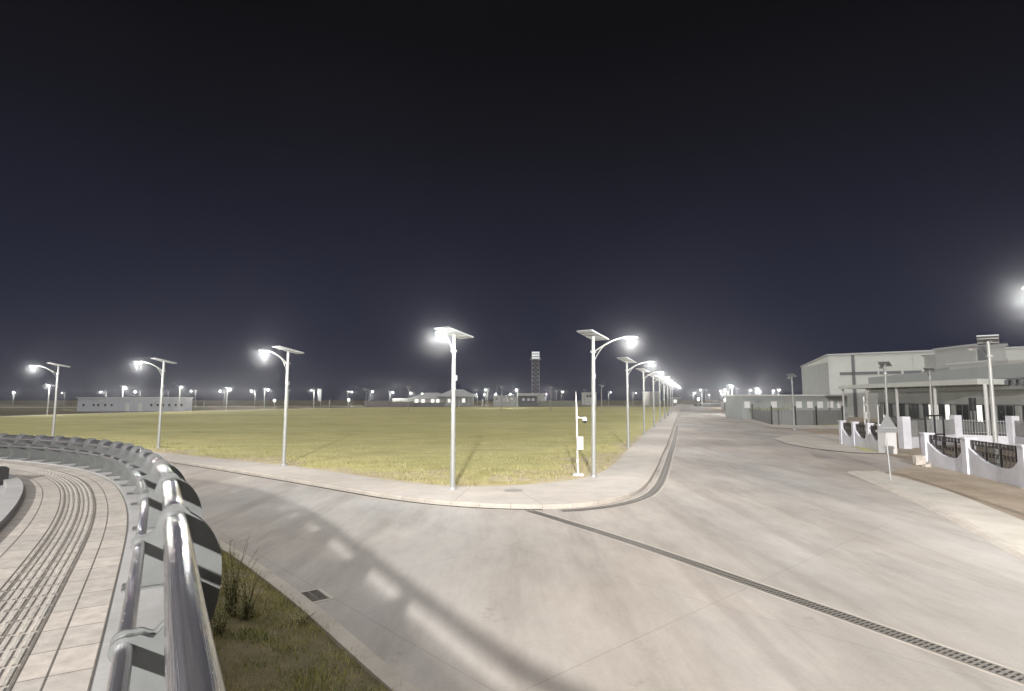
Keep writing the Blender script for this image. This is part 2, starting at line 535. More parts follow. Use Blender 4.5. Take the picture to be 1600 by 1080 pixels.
# pale roads on the far side of the field
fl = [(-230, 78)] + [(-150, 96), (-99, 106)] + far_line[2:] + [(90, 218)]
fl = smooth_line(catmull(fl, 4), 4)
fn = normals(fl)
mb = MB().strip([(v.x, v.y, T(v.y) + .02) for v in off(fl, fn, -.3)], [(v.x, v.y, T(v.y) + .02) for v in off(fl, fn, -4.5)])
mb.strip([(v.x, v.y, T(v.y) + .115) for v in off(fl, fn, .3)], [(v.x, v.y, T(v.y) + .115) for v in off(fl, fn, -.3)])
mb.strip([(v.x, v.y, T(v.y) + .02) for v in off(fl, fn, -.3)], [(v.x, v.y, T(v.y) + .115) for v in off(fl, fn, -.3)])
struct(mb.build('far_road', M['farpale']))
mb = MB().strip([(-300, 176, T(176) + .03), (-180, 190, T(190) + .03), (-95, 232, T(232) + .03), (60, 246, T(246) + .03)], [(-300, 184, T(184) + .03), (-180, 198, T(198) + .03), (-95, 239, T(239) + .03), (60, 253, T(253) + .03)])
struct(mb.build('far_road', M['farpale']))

# right-hand verge, pavement slab and driveway apron
rows = [-20 + 3 * i for i in range(28)] + [66 + 8 * i for i in range(20)]
vs = []
for y in rows:
    xl = lin(RE, y) - .02
    for i in range(13): vs.append((xl + (130 - .2 * y) * (i / 12) ** 1.8, y, T(y) + (.03 if i else .003)))
mb = MB().add(vs, [(j * 13 + i, j * 13 + i + 1, (j + 1) * 13 + i + 1, (j + 1) * 13 + i) for j in range(len(rows) - 1) for i in range(12)])
struct(mb.build('verge', M['verge']))
po = [(15.95, 27.6), (13.29, 18.81), (11.06, 12.82), (8.2, 4.9), (4.2, -6)]
pi = [(17.2, 27.4), (16.3, 22.4), (14.23, 16.4), (11.4, 8.6), (6.2, -6)]
po = smooth_line(catmull(po, .6), 3); pi = smooth_line(catmull(pi, .6), 3)
mm = min(len(po), len(pi))
po = [po[int(i * (len(po) - 1) / (mm - 1))] for i in range(mm)]; pi = [pi[int(i * (len(pi) - 1) / (mm - 1))] for i in range(mm)]
pk = [a + (b - a).normalized() * .2 for a, b in zip(po, pi)]
mb = MB().strip(up3(pi, .06), up3(pk, .066))
struct(mb.build('pavement', M['apron']))
mb = MB().strip(up3(pk, .07), up3(po, .066)).strip(up3(po, .066), up3([v + Vector((-.14, .03)) for v in po], .004))
e = [pi[0], po[0]]
mb.strip(up3(e, .064), up3(e, -.02))
struct(mb.build('kerb', M['kerb']))


def pxpoly(pts, dz):
    out = []
    for p in pts:
        g = gnd(*p); out.append((g[0], g[1], T(g[1]) + dz))
    return out


def flat(name, pts, mat, dz):
    q = pxpoly(pts, dz)
    cx = sum(p[0] for p in q) / len(q); cy = sum(p[1] for p in q) / len(q); cz = sum(p[2] for p in q) / len(q)
    return MB().add(q + [(cx, cy, cz)], [(i, (i + 1) % len(q), len(q)) for i in range(len(q))]).build(name, mat)


struct(flat('driveway', [(1208, 686), (1240, 680), (1300, 679), (1322, 683), (1345, 694), (1392, 705), (1390, 710), (1330, 708), (1280, 703), (1232, 695)], M['apron'], .044))
struct(flat('footway', [(1160, 655), (1182, 658), (1240, 663), (1322, 664), (1322, 671), (1250, 671), (1205, 668), (1178, 661)], M['apron'], .044))
tag(struct(flat('grass_patch', [(1250, 662), (1330, 662), (1322, 666), (1255, 665)], M['field'], .05)))
struct(flat('grass_patch', [(1332, 699), (1352, 696), (1374, 702), (1378, 708), (1352, 706)], M['field'], .05))

# ================================================================== raised walkway and its railing
RC2 = [(7.2, -5.6), (4.0, -3.3), (1.75, -1.45), (.12, .25), (-1.15, 2.2), (-2.68, 4.72), (-4.55, 7.75), (-6.05, 9.9), (-7.5, 11.7), (-8.8, 13.0), (-10.1, 14.05), (-11.5, 14.95), (-13.1, 15.75), (-15, 16.5), (-17.5, 17.25), (-21, 18), (-26, 18.7), (-32, 19.2)]
RC = resample(smooth_line(catmull(RC2, .2), 8), .1)
RN = normals(RC)                       # outward, towards the road
ARC = [i * .1 for i in range(len(RC))]


def ns(p):
    v = Vector(p); return min(range(len(RC)), key=lambda i: (RC[i] - v).length_squared)


oe = off(RC, RN, .19)
sub = oe[::4]
poly = [(v.x, v.y) for v in sub] + [(-60, 19.4), (-60, -34), (10, -34), (10, -8)]
mb = MB().prism(poly, -.3, PLAT)
struct(mb.build('raised_plaza', M['plaza']))
# plinth under the railing
mb = MB()
a, b = off(RC, RN, .21), off(RC, RN, -.40)
mb.strip(up3(a, PLAT + .03), up3(b, PLAT + .03)); mb.strip(up3(b, PLAT + .03), up3(b, PLAT - .01))
mb.strip(up3(a, PLAT - .25), up3(a, PLAT + .03)); mb.strip(up3(off(RC, RN, .185), PLAT - .25), up3(a, PLAT - .25))
struct(mb.build('plinth', M['plaza']))
# pavers (metric UVs along the curve)
mb = MB(); uv = []
offs = [-.42, -.64, -.80, -1.22, -1.45, -1.72]
for d in offs:
    for i, v in enumerate(off(RC, RN, d)):
        mb.v.append((v.x, v.y, PLAT + .008)); uv.append((ARC[i], -d))
nR = len(RC)
for j in range(len(offs) - 1):
    for i in range(nR - 1): mb.f.append((j * nR + i, (j + 1) * nR + i, (j + 1) * nR + i + 1, j * nR + i + 1)); mb.mi.append(0)
struct(mb.build('walkway', M['paver'], uv=uv))
# dark joints between the courses
mb = MB()
for d, w in ((-.42, .009), (-.645, .007), (-.79, .008), (-1.235, .010), (-1.47, .007), (-1.70, .010)):
    mb.strip(up3(off(RC, RN, d - w / 2), PLAT + .012), up3(off(RC, RN, d + w / 2), PLAT + .012))
struct(mb.build('paving_joint', M['joint2']))
# tactile bars
mb = MB()
nb = 7
for k in range(nb):
    d = -.83 - k * (.37 / (nb - 1))
    i = 2
    w = .019
    A, B = off(RC, RN, d - w), off(RC, RN, d + w)
    A2, B2 = off(RC, RN, d - w * .6), off(RC, RN, d + w * .6)
    while i < nR - 3:
        s0, s1 = i, i + 2
        z0, z1 = PLAT + .009, PLAT + .0165
        q = []
        for (p, z) in ((A, z0), (A2, z1), (B2, z1), (B, z0)):
            for t in (s0, s1):
                f = t if t == s0 else t
                v = p[f] + (p[f + 1] - p[f]) * (.10 if t == s0 else .75)
                q.append((v.x, v.y, z))
        mb.add(q, [(0, 1, 3, 2), (2, 3, 5, 4), (4, 5, 7, 6)])
        i += 3
    gd = d + .031
    if k % 3 == 0: mb.strip(up3(off(RC, RN, gd - .0035), PLAT + .0125), up3(off(RC, RN, gd + .0035), PLAT + .0125), 1)
struct(mb.build('tactile_paving', [M['tactile'], M['joint2']]))
# low kerb on the inner side of the walkway
i1 = ns((-9.6, 13.6))
mb = MB()
a, b = off(RC, RN, -1.73)[:i1], off(RC, RN, -1.95)[:i1]
mb.strip(up3(a, PLAT), up3(a, PLAT + .10)); mb.strip(up3(a, PLAT + .10), up3(b, PLAT + .10)); mb.strip(up3(b, PLAT + .10), up3(b, PLAT))
e = [a[-1], b[-1]]; mb.strip(up3(e, PLAT), up3(e, PLAT + .10))
struct(mb.build('kerb', M['plaza']))

# low granite block at the left edge, its shaded sides painted dark
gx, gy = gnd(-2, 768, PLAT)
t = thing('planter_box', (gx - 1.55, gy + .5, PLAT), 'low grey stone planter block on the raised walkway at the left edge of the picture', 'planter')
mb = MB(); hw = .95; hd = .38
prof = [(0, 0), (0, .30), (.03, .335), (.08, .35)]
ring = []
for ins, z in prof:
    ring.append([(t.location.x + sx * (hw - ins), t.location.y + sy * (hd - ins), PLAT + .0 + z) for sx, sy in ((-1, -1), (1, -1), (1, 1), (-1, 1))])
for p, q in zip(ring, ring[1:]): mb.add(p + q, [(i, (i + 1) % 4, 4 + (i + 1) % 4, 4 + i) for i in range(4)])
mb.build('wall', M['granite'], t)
mb = MB().add([(x, y, z - .001) for x, y, z in ring[-1]], [(0, 1, 2, 3)])
mb.build('top_slab', M['apron'], t)

# railing
rail_root = thing('railing', (RC[30].x, RC[30].y, PLAT), 'curved low railing of two polished steel tubes on grey plate posts along the raised walkway', 'railing')
ZT, RT = PLAT + .555, .092
ZS, OS, RS = PLAT + .385, -.25, .042
mb = MB().tube([(v.x, v.y, ZT) for v in RC[::2]], RT, 40)
mb.build('top_tube', M['steel'], rail_root, True, uv=[((k % 40) / 40 if k % 40 < 20 else 1 - (k % 40) / 40, (k // 40) * .2) for k in range(len(mb.v))])
mb = MB().tube([(v.x, v.y, ZS) for v in off(RC, RN, OS)[::2]], RS, 28)
mb.build('side_tube', M['steel'], rail_root, True, uv=[((k % 28) / 28 if k % 28 < 14 else 1 - (k % 28) / 28, (k // 28) * .2) for k in range(len(mb.v))])


def arcpts(cx, cz, r, a0, a1, n):
    return [(cx + r * math.cos(R(a0 + (a1 - a0) * i / n)), cz + r * math.sin(R(a0 + (a1 - a0) * i / n))) for i in range(n + 1)]


def bez(p0, p1, p2, p3, n):
    out = []
    for i in range(1, n):
        t = i / n; s_ = 1 - t
        out.append(tuple(s_ ** 3 * a + 3 * s_ * s_ * t * b + 3 * s_ * t * t * c + t ** 3 * d for a, b, c, d in zip(p0, p1, p2, p3)))
    return out


zt, zs = .555, .385
inner_ring = arcpts(OS, zs, RS + .022, 235, 70, 12)
top_ring = arcpts(0, zt, RT + .036, 165, 25, 14)
profile = [(-.30, .03)] + bez((-.30, .03), (-.22, .10), (-.20, .22), inner_ring[0], 6) + inner_ring
profile += bez(inner_ring[-1], (-.17, .47), (-.14, .44), top_ring[0], 6) + top_ring
tail = bez(top_ring[-1], (.26, .52), (.37, .36), (.38, .14), 9) + [(.38, .14)] + bez((.38, .14), (.39, -.08), (.35, -.27), (.28, -.42), 6) + [(.28, -.42), (.215, -.42), (.215, .03)]
profile += tail
saddle = profile[:7 + 12] + bez((-.205, .44), (-.17, .47), (-.15, .40), (-.1, .43), 5) + arcpts(0, zt, RT + .002, 225, 300, 8) + bez((.05, .46), (.06, .3), (.1, .15), (.17, .03), 5) + [(.17, .03)]


def post(i, profile=profile):
    """twin shaped plates with an inset web between them, standing across the rail line"""
    mb = MB()
    d = (RC[min(i + 2, nR - 1)] - RC[max(i - 2, 0)]).normalized(); o = Vector((d.y, -d.x)); c0 = RC[i]

    def slab(pts, s0, s1, mi=0):
        n = len(pts); vs = []
        for sv in (s0, s1):
            for (q, z) in pts:
                p = c0 + o * q + d * sv; vs.append((p.x, p.y, PLAT + z))
        mb.add(vs, [tuple(range(n)), tuple(reversed(range(n, 2 * n)))] + [((k + 1) % n, k, n + k, n + (k + 1) % n) for k in range(n)], mi)
    cx, cz = -.02, .28
    web = [(cx + (q - cx) * .93, .03 + (z - .03) * .955) for q, z in profile]
    slab(profile, -.062, -.044); slab(profile, .044, .062); slab(web, -.044, .044)
    p = c0
    ft = [(c0 + o * a + d * b) for a, b in ((-.36, -.11), (.195, -.11), (.195, .11), (-.36, .11))]
    mb.add([(v.x, v.y, PLAT + .031) for v in ft] + [(v.x, v.y, PLAT + .046) for v in ft], [(4, 5, 6, 7)] + [(k, (k + 1) % 4, 4 + (k + 1) % 4, 4 + k) for k in range(4)])
    o_ = mb.build('post', M['plate'], rail_root)


marks = [ns((-1.75, 3.12)), ns((-3.0, 5.18)), ns((-4.4, 7.3)), ns((-5.5, 8.95)), ns((-6.15, 9.95)), ns((-6.9, 10.95))]
i = marks[-1] + 10
while i < nR - 5 and RC[i].x > -19.5:
    marks.append(i); i += 9
for q, i in enumerate(marks): post(i, saddle if q < 1 else profile)

# ------------------------------------------------------------------ planting strip below the walkway
KB2 = [(6.5, -2.5), (3.6, 1.1), (-1.2, 7.11), (-2.28, 8.52), (-3.7, 10.34), (-6.0, 13.05), (-7.6, 14.6), (-9.6, 16.1), (-12, 17.4), (-16, 18.8), (-22, 20.2), (-32, 21.2)]
KB = resample(smooth_line(catmull(KB2, .3), 5), .25)
KBn = normals(KB)
mb = MB()
a, b = KB, off(KB, KBn, -.26)
mb.strip(up3(a, 0), up3(a, .10)); mb.strip(up3(a, .10), up3(off(KB, KBn, -.02), .115)); mb.strip(up3(off(KB, KBn, -.02), .115), up3(b, .115)); mb.strip(up3(b, .115), up3(b, .0))
struct(mb.build('kerb', M['kerb']))
mb = MB()
rr = []
for v in b:
    j = min(range(nR), key=lambda k: (RC[k] + RN[k] * .4 - v).length_squared); rr.append(RC[j] + RN[j] * .185)
cols_ = 8
vs = []
for p, q in zip(b, rr):
    for k in range(cols_ + 1):
        t_ = k / cols_; w = p + (q - p) * t_
        vs.append((w.x, w.y, .06 + .22 * t_ + .03 * math.sin(w.x * 5) * math.sin(w.y * 4.3)))
mb.add(vs, [(j * (cols_ + 1) + i, j * (cols_ + 1) + i + 1, (j + 1) * (cols_ + 1) + i + 1, (j + 1) * (cols_ + 1) + i) for j in range(len(b) - 1) for i in range(cols_)])
struct(mb.build('soil_bed', M['soil'], smooth=True))


def blade(mb, x, y, z, h, w, lean=.5):
    a = random.uniform(0, 6.283); l = random.uniform(0, lean) * h; t = random.uniform(0, 6.283)
    dx, dy = math.cos(a) * w / 2, math.sin(a) * w / 2; lx, ly = math.cos(t) * l, math.sin(t) * l
    mb.add([(x - dx, y - dy, z), (x + dx, y + dy, z), (x + dx * .6 + lx * .4, y + dy * .6 + ly * .4, z + h * .6), (x - dx * .6 + lx * .4, y - dy * .6 + ly * .4, z + h * .6), (x + lx, y + ly, z + h)], [(0, 1, 2, 3), (3, 2, 4)])


def pn(x, y):
    return math.sin(x * 1.9 + 1.3 * math.sin(y * 1.1)) * math.sin(y * 2.3 + 1.1 * math.sin(x * 1.7 + 2)) * .5 + .5 * math.sin(x * 4.7 + y * 3.1) * math.sin(y * 5.3 - x * 2.2)


mb = MB()
cnt = 0
while cnt < 50000:
    j = random.randrange(len(b)); p, q = b[j], rr[j]
    if p.y > 17 or p.y < 1.2: continue
    t_ = random.random(); w = p + (q - p) * t_ + Vector((random.uniform(-.15, .15), random.uniform(-.15, .15)))
    d = pn(w.x, w.y)
    if d < -.25 and random.random() < .8: cnt += .25; continue
    h = random.uniform(.03, .10) * (1 + .9 * max(0, d))
    blade(mb, w.x, w.y, .05 + .2 * t_, h, random.uniform(.006, .013), .9)
    cnt += 1
tag(mb.build('grass', M['grass']), kind='stuff')

# dry grass along the field edge and over the near field
mb = MB()
for _ in range(5000):
    j = random.choice(i0)
    w = S[j] - Sn[j] * abs(random.gauss(1.6, 1.5)) - Sn[j] * .1
    if pn(w.x * .7, w.y * .7) < -.1 and random.random() < .75: continue
    blade(mb, w.x, w.y, .1 + T(w.y), random.uniform(.05, .19), random.uniform(.012, .028), .8)
cl = 0
while cl < 230:
    j = random.choice(i0); w0 = S[j] - Sn[j] * random.uniform(.15, 4.5)
    if S[j].y > 48: continue
    cl += 1; hh = random.uniform(.1, .3)
    for _ in range(random.randint(10, 26)):
        blade(mb, w0.x + random.gauss(0, .13), w0.y + random.gauss(0, .13), .1 + T(w0.y), random.uniform(.5, 1) * hh, random.uniform(.012, .026), .9)
for _ in range(26000):
    y = 23 + 32 * random.random() ** 1.6
    xl, xr = branch(S, y, True), branch(S, y, False)
    x = random.uniform(xl + .6, xr - .4)
    if x < -30 or pn(x * .22 + 3, y * .3) < -.15: continue
    blade(mb, x, y, .1 + T(y), random.uniform(.04, .10), random.uniform(.015, .035), .9)
tag(mb.build('dry_grass', M['drygrass']), kind='stuff')


# tall weeds by the walkway wall
def weed(name, x, y, z, h, label, nst, spread, nleaf):
    t = thing(name, (x, y, z), label, 'weed', 'weeds below the railing')
    st, lf = MB(), MB()
    for _ in range(nst):
        a = random.uniform(0, 6.283); r = random.uniform(.1, 1) * spread; hh = h * random.uniform(.55, 1)
        bx, by = x + random.gauss(0, .05), y + random.gauss(0, .05)
        pts = []
        for k in range(7):
            f = k / 6; pts.append((bx + math.cos(a) * r * f ** 1.6 + random.gauss(0, .008), by + math.sin(a) * r * f ** 1.6 + random.gauss(0, .008), z + hh * f))
        st.tube(pts, [.007 * (1 - .75 * k / 6) for k in range(7)], 5)
        for _ in range(nleaf):
            f = random.uniform(.12, 1.0); k = min(5, int(f * 6)); g = f * 6 - k
            p = Vector(pts[k]).lerp(Vector(pts[k + 1]), g)
            L_ = random.uniform(.022, .06) * (1.15 - .6 * f); d = Vector((random.gauss(0, 1), random.gauss(0, 1), random.uniform(-.2, .8))).normalized()
            sd = d.cross(Vector((0, 0, 1))).normalized() * L_ * .22
            p = p + d * random.uniform(0, .05)
            lf.add([p, p + d * L_ * .45 + sd, p + d * L_, p + d * L_ * .45 - sd], [(0, 1, 2, 3)])
    st.build('stem', M['stem'], t); lf.build('leaves', M['weed'], t).name = 'foliage'


gx, gy = gnd(362, 965, .15); weed('weed_bush', gx, gy,   .15, 1.25, 'tall spindly weed growing against the walkway wall, highest beside the railing', 16, .46, 120)
gx, gy = gnd(386, 968, .15); weed('weed_bush', gx, gy, .14, .8, 'shorter bushy weed in front of the tall weed beside the railing', 14, .38, 90)
gx, gy = gnd(345, 1000, .15); weed('weed_bush', gx - .02, gy, .15, .55, 'low dark weed clump tucked under the railing at the foot of the tall weed', 16, .3, 50)
gx, gy = gnd(500, 975, .1); weed('weed_bush', gx - .25, gy, .12, .16, 'small weed sprouting at the kerb just below the square drain grate', 12, .2, 22)

# ------------------------------------------------------------------ drains
def grate_run(name, line, width, pitch, label, cat, z0=.004, rows_=2):
    t = thing(name, (line[0].x, line[0].y, 0), label, cat)
    nn = normals(line)
    h = width / 2
    def lv(d, z): return [(v.x, v.y, T(v.y) + z) for v in off(line, nn, d)]
    MB().strip(lv(-h, z0), lv(h, z0)).build('channel', M['slot'], t)
    fr = MB(); w = .03
    bnds = [-h, h - w] + ([-.015] if rows_ == 2 else [])
    for d in bnds:
        ww = w if d != -.015 else .03
        fr.strip(lv(d, z0 + .006), lv(d + ww, z0 + .006))
    fr.build('frame', M['grate'], t)
    gr = MB(); L_ = 0
    fine = resample(line, pitch); fnn = normals(fine)
    for v, q in zip(fine, fnn):
        d = Vector((-q.y, q.x)); s_ = pitch * .27
        P = [v + q * a * (h - .01) + d * c_ * s_ for a, c_ in ((-1, -1), (1, -1), (1, 1), (-1, 1))]
        gr.add([(p.x, p.y, T(p.y) + z0 + .005) for p in P], [(0, 1, 2, 3)])
    gr.build('grating', M['grate'], t)
    rim = MB()
    rim.strip(lv(-h - .07, .0045), lv(-h, .0045)); rim.strip(lv(h, .0045), lv(h + .07, .0045))
    rim.build('rim', M['kerb'], t)
    return t


dl = [Vector(p) for p in ((.5, 18.22), (3.01, 13.92), (5.14, 9.62), (7.6, 4.7), (9.4, 1.1))]
dl = resample(smooth_line(catmull(dl, .3), 10), .3)
grate_run('drain_channel', dl, .30, .075, 'long straight slotted drain grating running across the junction from the pavement corner', 'drain')
ks = [i for i in range(len(K)) if K[i].x > 1.2 and K[i].y < 75]
kd = [K[i] + Kn[i] * .42 for i in ks]
grate_run('drain_channel', kd, .34, .11, 'curved slotted drain grating following the kerb round the corner and up the long road', 'drain')
ks = [i for i in range(len(K)) if -60 < K[i].x < 1.0 and K[i].y < 60]
t = thing('gutter_slot', (K[ks[0]].x, K[ks[0]].y, 0), 'thin dark gutter slot hugging the kerb left of the pavement corner', 'gutter')
mb = MB().strip([(K[i].x + Kn[i].x * .01, K[i].y + Kn[i].y * .01, .005) for i in ks], [(K[i].x + Kn[i].x * .17, K[i].y + Kn[i].y * .17, .005) for i in ks])
mb.build('channel', M['slot'], t)
mb = MB().strip([(K[i].x + Kn[i].x * .17, K[i].y + Kn[i].y * .17, .006) for i in ks], [(K[i].x + Kn[i].x * .27, K[i].y + Kn[i].y * .27, .006) for i in ks])
mb.build('rim', M['kerb'], t)

gx, gy = gnd(489, 932)
ga = math.atan2(10.34 - 8.52, -3.7 + 2.28)
t = thing('drain_grate', (gx, gy, 0), 'square slotted drain grate in the road beside the planted kerb', 'drain')
ca, sa = math.cos(ga), math.sin(ga)
def lg(u, v, z): return (gx + ca * u - sa * v, gy + sa * u + ca * v, z)
MB().box((gx, gy, .004), (.70, .50, .006), ga).build('frame', M['apron'], t)
MB().box((gx, gy, .0085), (.56, .37, .004), ga).build('well', M['slot'], t)
mb = MB()
for k in range(10): mb.box(lg(-.27 + k * .06, 0, .013), (.018, .37, .006), ga)
for k in range(3): mb.box(lg(0, -.17 + k * .17, .0145), (.56, .022, .006), ga)
mb.build('grating', M['grate'], t)
gx, gy = gnd(802, 772)
mb = MB(); mb.tube([(gx, gy, .10), (gx, gy, .128)], .36, 32); mb.tube([(gx, gy, .11), (gx, gy, .131)], .29, 32)
tag(mb.build('manhole_cover', M['manhole']), 'round concrete manhole cover set in the pale pavement at the corner', 'manhole')


# ================================================================== solar street lamps
def make_lamp(lit):
    root = bpy.data.objects.new('street_lamp', None); COL.objects.link(root)
    mb = MB().tube([(0, 0, .02), (0, 0, 3.0), (0, 0, 6.0)], [.105, .088, .068], 18)
    p = mb.build('pole', M['pole'], root, True)
    mb = MB(); mb.box((0, 0, .012), (.34, .34, .024)); mb.tube([(0, 0, .02), (0, 0, .11)], [.15, .11], 18)
    for a in range(4): mb.tube([(.13 * (1 if a & 1 else -1), .13 * (1 if a & 2 else -1), .02), (.13 * (1 if a & 1 else -1), .13 * (1 if a & 2 else -1), .06)], .014, 6)
    mb.build('base_flange', M['galv'], root)
    pts = []
    for k in range(13):
        f = k / 12; pts.append((.05 + 1.36 * f, 0, 5.42 + .56 * math.sin(f * 1.45) / math.sin(1.45)))
    arm = MB().tube(pts, [.036 - .008 * k / 12 for k in range(13)], 12)
    arm.box((.0, 0, 5.42), (.2, .2, .09))
    arm.build('arm', M['pole'], root, True)
    br = []
    for k in range(9):
        f = k / 8; br.append((.06 + .62 * f, 0, 5.04 + .70 * (1 - (1 - f) ** 1.7)))
    MB().tube(br, .018, 8).build('brace', M['pole'], root, True)
    hd = MB()
    lv = [(1.29, .05, .02), (1.40, .10, .05), (1.59, .135, .065), (1.89, .135, .055), (1.98, .10, .03)]
    vs = []
    for x, w, h in lv: vs += [(x, -w, 5.965 - h * .5), (x, w, 5.965 - h * .5), (x, w * .8, 5.965 + h), (x, -w * .8, 5.965 + h)]
    fs = [(0, 1, 2, 3), (16, 19, 18, 17)]
    for k in range(4):
        for q in range(4): a, b_ = k * 4 + q, k * 4 + (q + 1) % 4; fs.append((a, a + 4, b_ + 4, b_))
    hd.add(vs, fs)
    h = hd.build('lamp_head', M['galv'], root)
    MB().tube([(1.71, 0, 5.945), (1.71, 0, 5.90), (1.71, 0, 5.85), (1.71, 0, 5.82)], [.16, .155, .11, .04], 16).build('lens', M['lens'] if lit else M['lensoff'], h)
    if lit:
        bm = bmesh.new(); bmesh.ops.create_icosphere(bm, subdivisions=3, radius=GR)
        me = bpy.data.meshes.new('added_halo'); bm.to_mesh(me); bm.free(); me.materials.append(M['halo'])
        g = bpy.data.objects.new('added_halo', me); COL.objects.link(g); g.parent = h; g.location = (1.71, 0, 5.74)  # ball of haze added round each lit head to make its halo
    MB().box((0, .12, 4.35), (.12, .05, .2)).build('control_box', M['galv'], root) if lit else None
    bk = MB().tube([(0, 0, 5.98), (0, 0, 6.10)], .05, 10)
    bk.tube([(-.3, -.0, 6.07), (.3, 0, 6.07)], .02, 8)
    bk.build('bracket', M['galv'], root)
    pn_ = MB()
    lx, ly, th = .70, .36, .018
    pn_.add([(-lx, -ly, -th), (lx, -ly, -th), (lx, ly, -th), (-lx, ly, -th), (-lx, -ly, th), (lx, -ly, th), (lx, ly, th), (-lx, ly, th)],
            [(0, 3, 2, 1), (0, 1, 5, 4), (1, 2, 6, 5), (2, 3, 7, 6), (3, 0, 4, 7)], 0)
    pn_.add([(-lx, -ly, th), (lx, -ly, th), (lx, ly, th), (-lx, ly, th)], [(0, 1, 2, 3)], 1)
    po_ = pn_.build('solar_panel', [M['backsheet'], M['cells']], root)
    po_.location = (0, 0, 6.15)
    fr = MB()
    for sy in (-1, 1): fr.box((0, sy * (ly + .012), -.005), (2 * lx + .06, .03, .055))
    for sx in (-1, 1): fr.box((sx * (lx + .012), 0, -.005), (.03, 2 * ly, .055))
    for sx in (-.33, .33): fr.box((sx, 0, -.036), (.045, 2 * ly + .02, .03))
    me = fr
    f_ = MB(); f_.v = [(x, y, z + 6.15) for x, y, z in me.v]; f_.f = me.f; f_.mi = me.mi
    f_.build('frame', M['alu'], po_)
    return root


def lamp_place(proto, x, y, z, sc, rz, label, group, power=0, paz=40, tilt=11):
    o = copy_tree(proto)
    o.location = (x, y, z); o.rotation_euler = (R(random.uniform(-.5, .5)), R(random.uniform(-.5, .5)), rz); o.scale = (sc, sc, sc)
    for c in o.children:
        if c.name.startswith('solar_panel'): c.rotation_euler = Matrix.Rotation(R(90 - paz) - rz, 3, 'Z').to_euler(); c.rotation_euler = (0, R(tilt), R(90 - paz) - rz)
    tag(o, label, 'street lamp', group)
    if power:
        d = LD.get(power)
        if d is None:
            d = bpy.data.lights.new('lamp_light', 'POINT'); d.energy = power; d.color = (1, .975, .93); d.shadow_soft_size = .11
            LD[power] = d
        l = bpy.data.objects.new('lamp_light', d); COL.objects.link(l); l.parent = o; l.location = (1.71, 0, 5.70)
    return o


LD = {}
NEAR_P, FAR_P = 800, 2400
lit_p, off_p = make_lamp(True), make_lamp(False)
G1 = 'lit solar street lamps along the corner pavement'
near = [  # base pixel, pole-top row, arm direction (deg), label
    ((82, 691), 573, -118, 'lit solar street lamp leftmost on the near kerb, base hidden behind the railing'),
    ((247, 703), 567, -117, 'lit solar street lamp second from the left on the near kerb, beside the railing bend'),
    ((443, 731), 551, -110.6, 'lit solar street lamp third from the left on the near kerb, panel seen flat'),
    ((707, 770), 526, -101, 'nearest lit solar street lamp at the pavement corner, glaring head towards the viewer'),
    ((928, 750), 529, -30, 'tallest looking lamp post of the long road, next to the camera pole'),
    ((982, 703), 566, -30, 'second lit solar street lamp up the long road from the corner'),
    ((1007, 682), 581, -30, 'third lit solar street lamp up the long road from the corner')]
for (b_, top, rz, lab) in near:
    gx, gy = gnd(*b_)
    sc = (zat(top, gy) - .1) / 6.0
    lamp_place(lit_p, gx, gy, .1, sc, R(rz), lab, G1, NEAR_P)
ords = ['fourth', 'fifth', 'sixth', 'seventh', 'eighth', 'ninth']
for k in range(6):
    gx, gy = 12.40 + 4.37 * (k + 1), 54.48 + 14.13 * (k + 1)
    lamp_place(lit_p, gx, gy, T(gy) + .1, 1.0, R(-30), ords[k] + ' lit solar street lamp up the long road from the corner', G1, NEAR_P)

# unlit lamps on the right, behind the boundary walls
G2 = 'unlit solar street lamps by the right-hand compound'
for (px, top, Y, rz, lab) in ((1553, 537, 25.6, 72, 'large unlit solar street lamp behind the white scalloped wall at right'),
                              (1387, 572, 44, 66, 'unlit solar street lamp rising above the triangular road sign'),
                              (1457, 580, 51, 66, 'smaller unlit solar street lamp in front of the canopied building'),
                              (1241, 589, 66, 75, 'unlit solar street lamp at the grey sheet fence left of the canopy')):
    x = at(px, 660, Y)[0]
    lamp_place(off_p, x, Y, T(Y) + .02, (zat(top, Y) - T(Y)) / 6.0, R(rz), lab, G2, 0)
# a lit lamp just outside the right edge
lamp_place(lit_p, 13.75, 12.6, .03, 1.0, R(165), 'lit solar street lamp just beyond the right edge, only its glow in view', G1, 1100)

